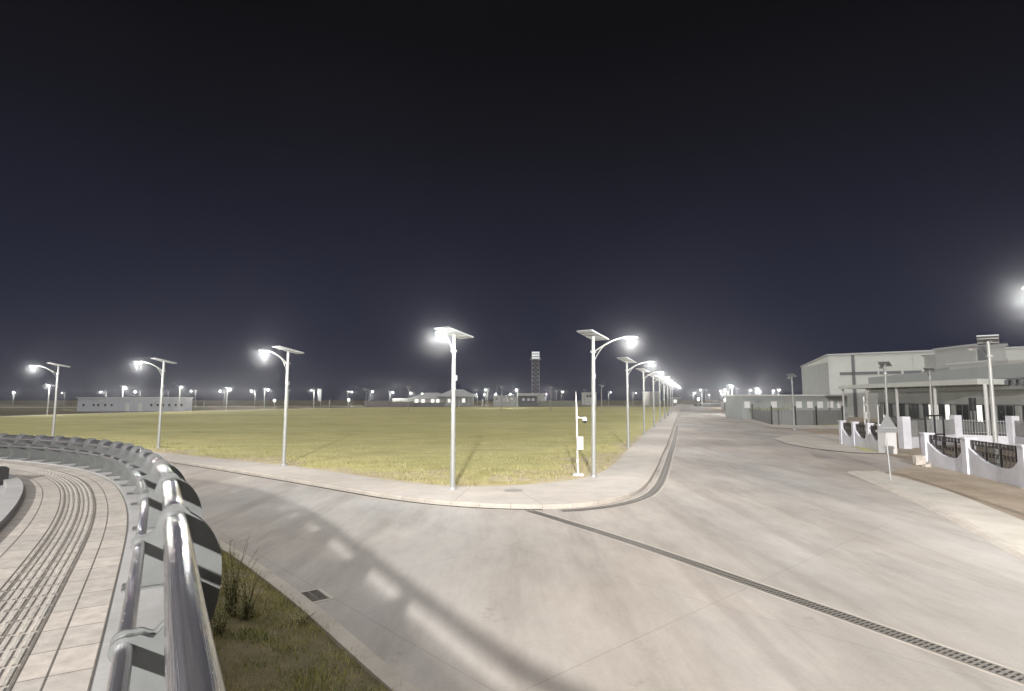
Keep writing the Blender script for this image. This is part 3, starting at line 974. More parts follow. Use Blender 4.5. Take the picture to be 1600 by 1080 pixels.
# lamps beyond the field
G3 = 'small lit street lamps beyond the field'
G4 = 'unlit lamp posts beyond the field'
FL = [  # pole x, head x, head y, lit, distance or None, label
    (20, 24, 613, 1, None, 'tiny lit lamp beyond the field at the far left edge'),
    (75, 82, 603, 1, None, 'lit lamp of the far road just left of the leftmost near lamp pole'),
    (100, 99, 614, 1, None, 'tiny lit lamp between the leftmost near pole and the long prefab'),
    (165, 161, 612, 1, 178, 'tiny lit lamp peeping over the left end of the long prefab roof'),
    (191, 198, 605, 1, 165, 'taller lit lamp rising from behind the left half of the long prefab'),
    (218, 214, 612, 1, 182, 'tiny lit lamp head just above the middle of the long prefab roof'),
    (262, 257, 612, 1, 182, 'tiny lit lamp just right of the second near pole above the prefab roof'),
    (280, 287, 605, 1, 139, 'lit lamp standing in front of the right end of the long prefab'),
    (305, 301, 611, 1, None, 'tiny lit lamp just past the right end of the long prefab'),
    (350, 346, 611, 1, None, 'left lamp of the close pair right of the prefab, head to the left'),
    (354, 361, 607.6, 1, None, 'right lamp of the close pair right of the prefab, head to the right'),
    (398, 395, 611, 1, None, 'tiny lit lamp with head to the left, left of the third near pole'),
    (413, 420, 609, 1, None, 'tiny lit lamp with head to the right, left of the third near pole'),
    (450, 450, 610, 0, None, 'thin unlit post immediately right of the third near pole'),
    (490, 488, 610, 1, None, 'tiny lit lamp beside the tall grey flag beyond the field'),
    (543, 550, 612, 1, None, 'tiny lit lamp halfway between the grey flag and the low red wall'),
    (572, 571, 609, 0, None, 'thin unlit post with a lit lamp close on its right, left of the red wall'),
    (578, 583, 612, 1, None, 'tiny lit lamp at the left end of the low red wall'),
    (609, 614, 613, 1, None, 'tiny lit lamp above the annex of the hip-roofed building'),
    (638, 638, 606, 0, None, 'tall unlit post at the left end of the hip-roofed building'),
    (645, 642, 614, 1, 300, 'tiny lit lamp just above the left eaves of the hip-roofed building'),
    (660, 660, 615, 1, 310, 'tiny lit lamp behind the lower hip roof'),
    (746, 744, 616, 1, None, 'tiny lit lamp just right of the hip-roofed building'),
    (762, 759, 609, 1, None, 'lit lamp midway between the hip-roofed building and the white block'),
    (759, 757, 616.5, 1, None, 'dimmer lamp below the lit lamp left of the white block'),
    (776, 774, 616, 1, 300, 'tiny lit lamp over the left end of the white block'),
    (783, 783, 606, 0, None, 'thin unlit post behind the white block'),
    (800, 798, 616, 1, 300, 'tiny lit lamp over the right end of the white block'),
    (809, 807, 609, 1, None, 'lit lamp just left of the floodlight tower'),
    (853, 854, 616, 1, None, 'tiny lit lamp just right of the floodlight tower'),
    (861, 861, 606, 0, None, 'tallest unlit post between the floodlight tower and the camera pole'),
    (869, 869, 612, 0, None, 'short unlit post right of the tallest unlit one by the tower'),
    (877, 879, 612, 1, None, 'lit lamp left of the camera pole, right of the tower'),
    (913, 912, 610, 0, None, 'thin unlit post between camera pole and first road lamp'),
    (940, 940, 604, 0, None, 'unlit post just right of the first lamp pole of the long road'),
    (951, 954, 613, 1, None, 'tiny lit lamp left of the second road lamp pole'),
    (989, 993, 614, 1, None, 'tiny lit lamp right of the second road lamp pole'),
    (1084, 1084, 614, 1, None, 'tiny lit lamp alone at the far end of the long road, right side'),
    (1097, 1093, 609.5, 1, None, 'lit lamp right of the far road end, higher of that cluster'),
    (1103, 1103, 610, 0, None, 'thin unlit post right of the far road end'),
    (1109, 1107, 617, 1, None, 'dim distant lamp right of the far road end'),
    (1144, 1140, 604, 1, None, 'highest lit lamp of the cluster above the white gate posts'),
    (1127, 1124, 611, 1, None, 'leftmost lit lamp of the cluster above the white gate posts'),
    (1130, 1127, 616, 1, None, 'low lit lamp left in the cluster above the white gate posts'),
    (1133, 1131, 609.5, 1, None, 'second highest lit lamp of the cluster above the white gate posts'),
    (1138, 1136, 613.5, 1, None, 'middle lit lamp of the cluster above the white gate posts'),
    (1152, 1152, 608, 0, None, 'thin unlit post right of the highest lamp above the gate posts'),
    (1171, 1170, 610, 1, None, 'leftmost lit lamp behind the low white building at right'),
    (1182, 1181, 608, 1, None, 'highest lit lamp behind the low white building at right'),
    (1188, 1186, 612, 1, None, 'lit lamp close right of the highest behind the low white building'),
    (1208, 1206, 610.5, 1, None, 'left lamp of the last pair behind the low white building'),
    (1216, 1215, 609.5, 1, None, 'right lamp of the last pair behind the low white building')]
for (px, hx, hy, lit, Y, lab) in FL:
    if Y is None:
        Y = 150
        for _ in range(60):
            v = (6.0 + T(Y) - zat(hy, 1.0) * 0 - CH)
            slope = (zat(hy, 100) - CH) / 100
            Y = v / slope
        Y = min(Y, 330)
    sc = (zat(hy, Y) - T(Y)) / 5.95
    x = at(px, 630, Y)[0]
    dxm = (hx - px) * Y / 900 / (1.71 * sc)
    dxm = max(-1, min(1, dxm))
    ang = math.acos(dxm); rz = -ang
    lamp_place(lit_p if lit else off_p, x, Y, T(Y), sc, rz, lab, G3 if lit else G4, random.choice((1300, 2000, 2600, 3400)) if lit else 0)

# protos are not part of the scene
for pr in (lit_p, off_p):
    def rm(o):
        for c in list(o.children): rm(c)
        bpy.data.objects.remove(o)
    rm(pr)

# small low lights and posts along the far road
for (px, py, lab) in ((429, 627, 'low lit bollard lamp beyond the field left of the third near pole'), (545, 626, 'low lit bollard lamp beyond the field right of the grey flag'),
                      (1091, 625, 'low lit bollard lamp at the far right end of the long road'), (1133, 626, 'low lit bollard lamp left of the striped white gate post'),
                      (1148, 625, 'low lit bollard lamp directly above the grey gate panels')):
    Y = 195; x, y, z = at(px, py, Y)
    t = thing('bollard_lamp', (x, Y, T(Y)), lab, 'lamp', 'low lamps beyond the field')
    MB().tube([(x, Y, T(Y)), (x, Y, z)], .09, 8).build('post', M['galv'], t)
    MB().tube([(x, Y, z), (x, Y, z + .5)], [.26, .16], 10).build('lamp_head', M['lens'], t)
for (px, lab) in ((515, 'short white marker post beyond the field right of the grey flag'), (319, 'short dark marker post beyond the field right of the prefab')):
    Y = 200; x = at(px, 630, Y)[0]
    tag(MB().tube([(x, Y, T(Y)), (x, Y, T(Y) + 2.2)], .22, 8).tube([(x, Y, T(Y) + 2.2), (x, Y, T(Y) + 2.5)], [.3, .1], 8).build('marker_post', M['galv']), lab, 'post')
Y = 205; x = at(500, 630, Y)[0]
t = thing('flag_banner', (x, Y, T(Y)), 'tall narrow grey banner on a pole beyond the field', 'banner')
MB().tube([(x + .3, Y, T(Y)), (x + .3, Y, T(Y) + 6.6)], .08, 8).build('pole', M['galv'], t)
mb = MB(); wv = []
for k in range(9): wv.append((x - .9 + .16 * math.sin(k * .9), Y, T(Y) + 2.4 + k * .5))
mb.strip(wv, [(x + .25, Y + .05, z) for _, _, z in wv]).build('cloth', M['backsheet'], t)


# ================================================================== buildings beyond the field
def facing(px0, px1, Y):
    return at(px0, 630, Y)[0], at(px1, 630, Y)[0]


def windows(t, xs_, Y, zc, w, h, mat, parent):
    for x in xs_:
        f = MB().box((x, Y - .03, zc), (w + .16, .08, h + .16)).build('window', M['clad'], parent)
        MB().box((x, Y - .075, zc), (w, .03, h)).build('pane', mat, f)


# long prefab block
Y = 150
x0, x1 = facing(121, 287, Y); zb = T(Y) - .1; zt_ = zat(622, Y)
t = thing('prefab_building', ((x0 + x1) / 2, Y, zb), 'long low pale prefab building with flat roof and small dark windows beyond the field', 'building')
xm = at(206, 630, Y)[0]
MB().box(((x0 + xm) / 2, Y + 2, (zb + zt_) / 2), (xm - x0 - .04, 4, zt_ - zb)).build('wall', plain('prefab_grey', (.47, .49, .55), .6, .1, .05, .4), t)
MB().box(((x1 + xm) / 2, Y + 2.04, (zb + zt_) / 2), (x1 - xm, 4, zt_ - zb)).build('wall', plain('prefab_pale', (.50, .51, .56), .6, .1, .05, .4), t)
MB().box(((x0 + x1) / 2, Y + 2, zt_ + .1), (x1 - x0 + .5, 4.6, .2)).build('roof', M['cladlight'], t)
mb = MB()
k = x0 + 1.2
while k < x1: mb.box((k, Y - .02, (zb + zt_) / 2), (.05, .05, zt_ - zb - .1)); k += 1.25
mb.build('panel_joint', M['clad'], t)
windows(t, [at(q, 630, Y)[0] for q in (131, 147, 154, 165, 175, 237, 247, 255, 265, 275, 284)], Y, zat(633, Y), .5, .6, M['glass'], t)
for q in (200, 220):
    MB().box((at(q, 630, Y)[0], Y - .04, zb + 1.1), (1.0, .1, 2.1)).build('door', M['cladlight'], t)
for q in (160, 242):
    MB().box((at(q, 630, Y)[0], Y - .25, zat(626, Y)), (.8, .4, .5)).build('air_conditioner', M['white'], t)


def hip(mb, x0, x1, y0, y1, ze, zr, ov=.8, ridge=.35):
    xa, xb, ya, yb = x0 - ov, x1 + ov, y0 - ov, y1 + ov
    cx = (xa + xb) / 2; cy = (ya + yb) / 2; r = (xb - xa) * ridge / 2
    mb.add([(xa, ya, ze), (xb, ya, ze), (xb, yb, ze), (xa, yb, ze), (cx - r, cy, zr), (cx + r, cy, zr), (xa, ya, ze - .35), (xb, ya, ze - .35), (xb, yb, ze - .35), (xa, yb, ze - .35)],
           [(0, 1, 5, 4), (1, 2, 5), (2, 3, 4, 5), (3, 0, 4), (6, 7, 1, 0), (7, 8, 2, 1), (8, 9, 3, 2), (9, 6, 0, 3), (9, 8, 7, 6)])


Y = 262
zb = T(Y) - .1
xa, xb = facing(643, 694, Y); xc, xd = facing(688, 737, Y)
t = thing('hip_roof_building', ((xa + xd) / 2, Y, zb), 'pale building with two stepped hip roofs and lit windows beyond the field', 'building')
MB().box(((xa + xb) / 2, Y + 6, (zb + zat(622, Y)) / 2), (xb - xa, 12, zat(622, Y) - zb)).build('wall', M['cladlight'], t)
MB().box(((xc + xd) / 2, Y + 8, (zb + zat(619, Y)) / 2), (xd - xc, 15.9, zat(619, Y) - zb)).build('wall', M['clad'], t)
mb = MB(); hip(mb, xa, xb + 2, Y, Y + 12, zat(622.5, Y), zat(613.5, Y), 1.0, .3); mb.build('roof', M['roofgrey'], t)
mb = MB(); hip(mb, xc, xd, Y + .1, Y + 16, zat(619, Y), zat(608, Y), 1.6, .3); mb.build('roof', M['roofgrey'], t)
windows(t, [at(q, 630, Y)[0] for q in (651, 661, 676, 684)], Y, zat(626.5, Y), 1.5, 1.5, M['litwin'], t)
windows(t, [at(q, 630, Y)[0] for q in (701, 724)], Y + .05, zat(626, Y), 1.5, 1.7, M['litwin'], t)
for q in (700, 712, 722, 733): MB().box((at(q, 630, Y)[0], Y - 1.6, (zb + zat(620, Y)) / 2), (.4, .4, zat(620, Y) - zb - .5)).build('column', M['white'], t)
x0, x1 = facing(612, 643, Y)
t = thing('annex_building', ((x0 + x1) / 2, Y, zb), 'low flat annex with a bright top at the left end of the hip-roofed building', 'building')
MB().box(((x0 + x1) / 2 - .1, Y + 6, (zb + zat(624, Y)) / 2), (x1 - x0 - .6, 10, zat(624, Y) - zb)).build('wall', M['clad'], t)
MB().box(((x0 + x1) / 2 - .1, Y + 6, zat(623.4, Y)), (x1 - x0, 10.6, .4)).build('roof', M['white'], t)


def low_wall(px0, px1, ytop, Y, mat, label, cat='wall', step=None):
    x0, x1 = facing(px0, px1, Y); zb = T(Y) - .1; zt_ = zat(ytop, Y)
    t = thing('boundary_wall', ((x0 + x1) / 2, Y, zb), label, cat)
    MB().box(((x0 + x1) / 2, Y, (zb + zt_) / 2), (x1 - x0, .25, zt_ - zb)).build('wall', mat, t)
    n_ = max(2, int((x1 - x0) / 4.5))
    for k in range(n_ + 1):
        MB().box((x0 + (x1 - x0) * k / n_, Y - .02, (zb + zt_) / 2 + .1), (.4, .42, zt_ - zb + .2)).build('pillar', mat, t)
    return t


low_wall(570, 645, 627.5, 225, M['brickred'], 'low reddish block wall left of and before the hip-roofed building')
low_wall(645, 694, 629, 226.5, M['fencepanel'], 'grey sheet wall under the hip-roofed building windows')
low_wall(771, 809, 628, 226, M['clad'], 'pale grey wall in front of the white block')
low_wall(809, 842, 629.5, 227, M['fencepanel'], 'short darker wall in front of the block under the floodlight tower')
low_wall(842, 906, 627, 226, M['greenwall'], 'long greenish wall right of the floodlight tower')
low_wall(726, 760, 634, 224, M['apron'], 'very low pale wall between the hip-roofed building and the white block')
for q, lab in ((717.5, 'white gate pillar right before the hip-roofed building'), (754, 'white gate pillar midway between hip-roofed building and white block')):
    Y = 221; x = at(q, 630, Y)[0]
    mb = MB().box((x, Y, T(Y) + 1.3), (.55, .55, 2.6)); mb.box((x, Y, T(Y) + 2.66), (.75, .75, .14))
    tag(mb.build('gate_pillar', M['white']), lab, 'pillar', 'white gate pillars beyond the field')


def block(px0, px1, ytop, Y, depth, mats, label, wins=(), winmat=None, wz=0, ww=1.2, wh=1.2, name='block_building'):
    x0, x1 = facing(px0, px1, Y); zb = T(Y) - .1; zt_ = zat(ytop, Y)
    t = thing(name, ((x0 + x1) / 2, Y, zb), label, 'building')
    MB().box(((x0 + x1) / 2, Y + depth / 2, (zb + zt_) / 2), (x1 - x0, depth, zt_ - zb)).build('wall', mats[0], t)
    MB().box(((x0 + x1) / 2, Y + depth / 2, zt_ + .15), (x1 - x0 + .7, depth + .7, .3)).build('roof', mats[1], t)
    if wins: windows(t, [at(q, 630, Y)[0] for q in wins], Y, wz, ww, wh, winmat, t)
    return t


block(771, 808, 619.5, 255, 14, (M['cladlight'], M['white']), 'white flat-roofed block left of the floodlight tower', (776, 784, 792, 800), M['glass'], zat(624, 255), 1.0, 1.0)
t = block(809, 839, 618, 235, 14, (M['claddark'], M['cladlight']), 'dark walled block with a bright roof edge below the floodlight tower', (818, 826, 833), M['dimwin'], zat(624.5, 235), 1.0, .9)
x0, x1 = facing(809, 839, 235); MB().box(((x0 + x1) / 2, 234.2, zat(616.6, 235)), (x1 - x0 + .8, .5, 1.0)).build('fascia', M['white'], t)
block(838, 850, 616, 238, 10, (M['clad'], M['cladlight']), 'narrow grey block immediately right of the floodlight tower foot')
block(914, 932, 614, 300, 14, (M['cladlight'], M['white']), 'far white block behind the first road lamp pole', (918, 923, 928), M['glass'], zat(619, 300), 1.2, 1.2)
block(1016, 1030, 613, 270, 16, (plain('beige_wall', (.30, .29, .27), .7, 0, .1, .4), M['clad']), 'beige block seen between the lamp poles of the long road')
block(1051, 1063, 622, 330, 8, (M['claddark'], M['clad']), 'tiny low block at the far end of the long road', (1055,), M['litwin'], zat(627, 330), 1.6, 1.6)
block(1096, 1126, 631, 230, 10, (M['fencepanel'], M['clad']), 'low grey block right of the far road end')

# floodlight tower
Y = 268; x0, x1 = facing(831, 843, Y); zb = T(Y) - .1; zt_ = zat(562, Y); zh = zat(550, Y)
t = thing('floodlight_tower', ((x0 + x1) / 2, Y, zb), 'tall steel lattice floodlight tower with a square bank of lamps on top', 'tower')
w0 = (x1 - x0) / 2; cx = (x0 + x1) / 2
for sx in (-1, 1):
    for sy in (-1, 1): MB().tube([(cx + sx * w0, Y + sy * w0, zb), (cx + sx * w0 * .9, Y + sy * w0 * .9, zt_)], .16, 8).build('leg', M['galv'], t)
mb = MB(); nl = 11
for k in range(nl):
    za, zc_ = zb + (zt_ - zb) * k / nl, zb + (zt_ - zb) * (k + 1) / nl
    for (a_, b_) in (((-1, -1), (1, -1)), ((1, -1), (1, 1)), ((1, 1), (-1, 1)), ((-1, 1), (-1, -1))):
        pa = (cx + a_[0] * w0 * .95, Y + a_[1] * w0 * .95); pb = (cx + b_[0] * w0 * .95, Y + b_[1] * w0 * .95)
        mb.tube([(*pa, za), (*pb, zc_)], .09, 5); mb.tube([(*pb, za), (*pa, zc_)], .09, 5); mb.tube([(*pa, zc_), (*pb, zc_)], .09, 5)
mb.build('lattice', M['galv'], t)
mb = MB().box((cx, Y, zt_ + .1), (2 * w0 + 1.4, 2 * w0 + 1.4, .25))
for sx in (-1, 0, 1): mb.box((cx + sx * (w0 + .4), Y - w0 - .6, zt_ + .7), (.1, .1, 1.0))
mb.box((cx, Y - w0 - .6, zt_ + 1.2), (2 * w0 + .9, .08, .08))
mb.build('platform', M['galv'], t)
fr = MB().box((cx, Y - w0, (zt_ + zh) / 2), (2 * w0 + .3, .2, zh - zt_)).build('lamp_bank', M['claddark'], t)
for r in range(3):
    for q in range(4):
        MB().box((cx - w0 + .45 + q * (2 * w0 - .9) / 3, Y - w0 - .2, zt_ + .7 + r * (zh - zt_ - 1.2) / 2), (.75, .25, .8)).build('floodlight', M['floodlens'], fr)

# ================================================================== right-hand compound
def slab_between(mb, A, B, z0, z1, th, mi=0, pad=0.0):
    A, B = Vector(A), Vector(B); d = (B - A).normalized(); o = Vector((d.y, -d.x)) * th / 2
    A = A - d * pad; B = B + d * pad
    mb.prism([(A + o).to_tuple(), (B + o).to_tuple(), (B - o).to_tuple(), (A - o).to_tuple()], z0, z1, mi)
    return mb


def dipf(f):
    m = .64
    return ((m - f) / m) ** 2.0 if f < m else ((f - m) / (1 - m)) ** 3.5


def scallop_wall(pts, label, hp, hw_, dip, gh, pw=.42):
    """rendered wall on pillars, each bay dipping in a curve and closed by an iron grille"""
    z0 = .0
    t = thing('boundary_wall', (pts[0][0], pts[0][1], z0), label, 'wall')
    for i, p in enumerate(pts):
        d = Vector(pts[min(i + 1, len(pts) - 1)]) - Vector(pts[max(i - 1, 0)]); a = math.atan2(d.y, d.x)
        pl = MB().box((p[0], p[1], hp / 2), (pw, pw, hp), a).build('pillar', M['wallwhite'], t)
        MB().box((p[0], p[1], hp + .035), (pw + .1, pw + .1, .07), a).build('cap', M['wallwhite'], pl)
    for p, q in zip(pts, pts[1:]):
        A, B = Vector(p), Vector(q); L_ = (B - A).length; d = (B - A) / L_; o = Vector((d.y, -d.x))
        a, b_ = A + d * pw / 2, B - d * pw / 2; l = (b_ - a).length
        n_ = 26; top = []
        for k in range(n_ + 1):
            f = k / n_; e_ = dipf(f)
            top.append(dip + (hw_ - dip) * e_)
        mb = MB()
        th = .12
        F_ = [(a + d * l * k / n_ - o * -th) for k in range(n_ + 1)]
        Bk = [(a + d * l * k / n_ - o * th) for k in range(n_ + 1)]
        mb.strip([(v.x, v.y, 0) for v in F_], [(v.x, v.y, z) for v, z in zip(F_, top)])
        mb.strip([(v.x, v.y, z) for v, z in zip(F_, top)], [(v.x, v.y, z) for v, z in zip(Bk, top)])
        mb.strip([(v.x, v.y, z) for v, z in zip(Bk, top)], [(v.x, v.y, 0) for v in Bk])
        mb.build('wall', M['wallwhite'], t)
        g = MB(); sp = .095; k = 0
        nb_ = int(l / sp)
        for k in range(1, nb_):
            f = k / nb_; v = a + d * l * f; zz = dip + (hw_ - dip) * dipf(f)
            if gh - zz < .1: continue
            big = (k % 12 == 2)
            g.box((v.x, v.y, (zz + gh) / 2), ((.07 if big else .02), (.07 if big else .02), gh - zz), math.atan2(d.y, d.x))
        for hh in (gh - .04, gh - .22, (gh + dip) / 2, dip + .12):
            f0 = 0.02
            for k in range(200):
                f = k / 400.0
                if dip + (hw_ - dip) * dipf(f) < hh: f0 = f + .01; break
            s0, s1 = a + d * l * f0, a + d * l * (1 - f0)
            slab_between(g, s0, s1, hh - .018, hh + .018, .03)
        for k in range(2, nb_ - 1, 3):          # scroll rings
            f = k / nb_; v = a + d * l * f
            for zc in (gh - .13, (gh + dip) / 2 - .1):
                if zc - .1 < dip + (hw_ - dip) * dipf(f): continue
                pts_ = [(v.x + d.x * .075 * math.cos(u), v.y + d.y * .075 * math.cos(u), zc + .075 * math.sin(u)) for u in [2 * math.pi * j / 8 for j in range(9)]]
                g.tube(pts_, .013, 4, cap=False)
        g.build('iron_grille', M['iron'], t)
    return t


wb = [(21.75, 30.5), (20.95, 26.75), (19.75, 22.4), (18.4, 17.8), (16.9, 13.2)]
scallop_wall(wb, 'white scalloped wall with dark iron grilles nearest at the right edge', 1.62, 1.25, .62, 1.60)
wa = [(25.35, 44.6), (25.02, 42.4), (24.55, 39.9), (24.1, 37.9)]
scallop_wall(wa, 'short white scalloped wall with iron grilles on the far side of the gateway', 1.75, 1.35, .68, 1.68, .36)
gx, gy = 23.9, 37.1
mb = MB().box((gx, gy, .68), (.72, .72, 1.36)); mb.box((gx, gy, 1.41), (.86, .86, .1))
tag(mb.build('gate_pillar', M['white']), 'stout bright white gate pillar below the triangular road sign', 'pillar')

# recessed wall with a bar fence behind the gateway
rb = [(27.4, 40.6), (34.0, 44.5), (36.2, 42.0), (33.5, 33.5), (30.5, 26.5)]
t = thing('bar_fence', (rb[0][0], rb[0][1], 0), 'pale bar fence on a low white wall set back behind the gateway', 'fence')
for p, q in zip(rb, rb[1:]):
    mb = MB(); slab_between(mb, p, q, 0, .78, .2); mb.build('base_wall', M['wallwhite'], t)
    A, B = Vector(p), Vector(q); n_ = int((B - A).length / .16); g = MB()
    for k in range(n_ + 1):
        v = A + (B - A) * k / n_; g.box((v.x, v.y, 1.36), (.035, .035, 1.16))
    slab_between(g, p, q, 1.80, 1.84, .04); slab_between(g, p, q, .96, 1.0, .04)
    g.build('bars', M['galv'], t).name = 'bar_panel'
for p in rb[:4]:
    MB().box((p[0], p[1], 1.12), (.55, .55, 2.24)).build('pillar', M['wallwhite'], t)
mb = MB()
gA, gB = at(1446, 660, 40)[0], at(1474, 660, 41)[0]
t = thing('metal_gate', (gA, 40, 0), 'dark framed metal gate standing behind the white scalloped wall', 'gate')
A, B = Vector((gA, 40)), Vector((gB, 41))
mb = MB()
for v in (A, (A + B) / 2, B): mb.box((v.x, v.y, 1.15), (.09, .09, 2.3))
for z in (.95, 2.26): slab_between(mb, A, B, z, z + .1, .07)
mb.build('gate_frame', M['dark'], t)
mb = MB()
for k in range(1, 14):
    v = A + (B - A) * k / 14; mb.box((v.x, v.y, 1.6), (.02, .02, 1.3))
mb.build('gate_bars', M['galv'], t).name = 'bar_panel'

# rubble beside the first pillar
for k, (px, py, s_) in enumerate(((1437, 727, .34), (1456, 728, .26), (1462, 727, .30), (1448, 730, .2))):
    gx, gy = gnd(px, py); gx -= .1; gy -= .15
    mb = MB(); vs = []
    for sx, sy, sz in ((-1, -1, 0), (1, -1, 0), (1, 1, 0), (-1, 1, 0), (-1, -1, 1), (1, -1, 1), (1, 1, 1), (-1, 1, 1)):
        vs.append((gx + s_ * (sx * .7 + random.uniform(-.2, .2)), gy + s_ * (sy * .5 + random.uniform(-.2, .2)), .03 + sz * s_ * (1.4 if k == 0 else .8) + (random.uniform(-.06, .03) if sz else 0)))
    mb.add(vs, [(0, 3, 2, 1), (4, 5, 6, 7), (0, 1, 5, 4), (1, 2, 6, 5), (2, 3, 7, 6), (3, 0, 4, 7)])
    tag(mb.build('rubble_block', M['rubble']), ('upright broken block leaning left of the first scalloped wall pillar', 'broken block just right of the first scalloped wall pillar', 'farthest right broken block by the scalloped wall foot', 'smallest broken block lying in front of the first wall pillar')[k], 'rubble', 'rubble at the wall foot')

# triangular road sign
sx_, sy_ = gnd(1392, 752)
t = thing('road_sign', (sx_, sy_, .06), 'grey triangular road sign on a thin pole at the right pavement', 'sign')
zs_ = zat(676, sy_); ze_ = zat(645, sy_)
MB().tube([(sx_, sy_, .05), (sx_ - .12, sy_ + .02, zat(648, sy_))], .032, 10).build('pole', M['galv'], t, True)
w = 17.5 * sy_ / 900; cx = at(1385.5, 660, sy_)[0]
def tri(s, y, cz=None):
    zc = zs_ + (ze_ - zs_) / 3
    return [(cx + (x - cx) * s, y, zc + (z - zc) * s) for x, z in ((cx - w, zs_), (cx + w, zs_), (cx, ze_))]
a_, b_ = tri(1, sy_ - .05), tri(1, sy_ - .035)
f_ = MB().add(a_ + b_, [(0, 1, 2), (5, 4, 3), (0, 3, 4, 1), (1, 4, 5, 2), (2, 5, 3, 0)]).build('sign_plate', M['backsheet'], t)
MB().box((cx + .08, sy_ - .062, zs_ + .2), (w * 1.3, .02, .04)).build('clamp_bar', M['galv'], f_)

# CCTV pole at the corner
gx, gy = gnd(903, 747)
t = thing('cctv_pole', (gx, gy, .1), 'slim white camera pole with dome camera and white box at the field corner', 'camera pole')
tp = zat(612, gy)
MB().tube([(gx, gy, .1), (gx - .03, gy, zat(640, gy)), (gx - .05, gy, tp)], [.042, .038, .016], 10).build('pole', M['white'], t, True)
MB().box((gx, gy, .14), (.45, .45, .1)).build('base_plate', M['white'], t)
zc = zat(653, gy)
am = MB().tube([(gx - .03, gy - .02, zc), (gx + .30, gy - .06, zc)], .03, 10); am.tube([(gx - .03, gy, zc + .1), (gx + .1, gy - .04, zc)], .02, 8)
am.build('arm', M['white'], t)
dm = MB().tube([(gx + .32, gy - .06, zc + .05), (gx + .32, gy - .06, zc - .02), (gx + .32, gy - .06, zc - .12)], [.05, .09, .11], 16).build('dome_camera', M['white'], t, True)
MB().tube([(gx + .32, gy - .06, zc - .12), (gx + .32, gy - .06, zc - .18), (gx + .32, gy - .06, zc - .23)], [.105, .095, .04], 16).build('dome', M['glass'], dm, True)
zb_ = zat(692, gy)
MB().box((gx + .09, gy - .13, zb_), (.27, .2, .55)).build('equipment_box', M['white'], t)
MB().box((gx - .02, gy - .06, zat(720, gy)), (.09, .09, .16)).build('junction_box', M['white'], t)
# small CCTV pole inside the compound
Y = 46; x = at(1351, 650, Y)[0]
t = thing('cctv_pole', (x, Y, 0), 'small white camera pole with a box behind the far scalloped wall', 'camera pole')
MB().tube([(x, Y, 0), (x, Y, zat(620, Y))], .06, 8).build('pole', M['white'], t)
MB().box((x + .08, Y - .15, zat(649, Y)), (.36, .25, .55)).build('equipment_box', M['white'], t)
MB().box((x + .05, Y - .15, zat(632, Y)), (.2, .35, .2)).build('dome_camera', M['white'], t)

# grey sheet fence and striped gate posts along the right of the long road
fp = [gnd(1176, 655), gnd(1206, 664), gnd(1243, 665), gnd(1276, 665), gnd(1317, 664)]
t = thing('sheet_fence', (fp[0][0], fp[0][1], T(fp[0][1])), 'grey sheet metal fence with dark posts beside the pale driveway', 'fence')
for p, q in zip(fp, fp[1:]):
    z1 = zat(641, (p[1] + q[1]) / 2)
    mb = MB(); slab_between(mb, p, q, T(p[1]) - .05, z1, .06)
    A, B = Vector(p), Vector(q); n_ = int((B - A).length / .4)
    for k in range(n_ + 1):
        v = A + (B - A) * k / n_; mb.box((v.x, v.y, (T(p[1]) + z1) / 2), (.06, .1, z1 - T(p[1]) - .1))
    mb.build('fence_panel', M['fencepanel'], t)
for p in fp:
    MB().box((p[0], p[1] - .06, T(p[1]) + 1.25), (.14, .14, 2.6)).build('post', M['dark'], t)
mb = MB()
for _ in range(420):
    f = random.random(); p = Vector(fp[0]).lerp(Vector(fp[2]), f); z = zat(641, p.y)
    q = Vector((p.x + random.uniform(-.3, .3), p.y + .5 + random.uniform(0, .5), z + random.uniform(-.3, .35) * (1 + .5 * math.sin(f * 40)))); s_ = random.uniform(.05, .13)
    d = Vector((random.gauss(0, 1), random.gauss(0, 1), random.gauss(0, 1))).normalized() * s_; e_ = d.orthogonal() * .7
    mb.add([q - d, q + e_, q + d, q - e_], [(0, 1, 2, 3)])
h = thing('hedge', (fp[1][0], fp[1][1] + .8, T(fp[1][1])), 'dark scrubby hedge showing over the top of the grey sheet fence', 'hedge')
mb.build('crown', M['weed'], h)
mb = MB()
for k in range(14):
    p = Vector(fp[0]).lerp(Vector(fp[2]), (k + .5) / 14); mb.tube([(p.x, p.y + .75, T(p.y)), (p.x + random.uniform(-.1, .1), p.y + .75, zat(641, p.y))], .03, 5)
mb.build('trunk', M['stem'], h)
g1 = gnd(1152, 645); g0 = gnd(1132, 641)
t = thing('sheet_fence', (g1[0], g1[1], T(g1[1])), 'dark panel fence between the two white gate posts of the long road', 'fence')
mb = MB(); slab_between(mb, g0, g1, T(g1[1]) - .1, zat(631, g1[1]), .08); mb.build('fence_panel', M['fencepanel'], t)
for (q, yb, yt_, w, lab) in ((1156, 651, 631, .95, 'striped white gate post at the left end of the grey sheet fence'), (1130, 641, 627, 1.1, 'farther white gate post beside the long road')):
    gx, gy = gnd(q, yb); z1 = zat(yt_, gy)
    t = thing('gate_post', (gx, gy, T(gy)), lab, 'gate post', 'white gate posts of the long road')
    MB().box((gx, gy, (T(gy) + z1) / 2), (w, w * .6, z1 - T(gy))).build('post', M['white'], t)
    mb = MB()
    for k in range(5): mb.box((gx, gy - w * .3 - .01, T(gy) + .3 + k * (z1 - T(gy) - .5) / 4), (w * .9, .03, .09))
    mb.build('stripe', M['clad'], t)
gx, gy = gnd(1165, 649)
t = thing('gate_leaf', (gx, gy, T(gy)), 'narrow dark gate leaf right of the striped white gate post', 'gate')
z1 = zat(631, gy)
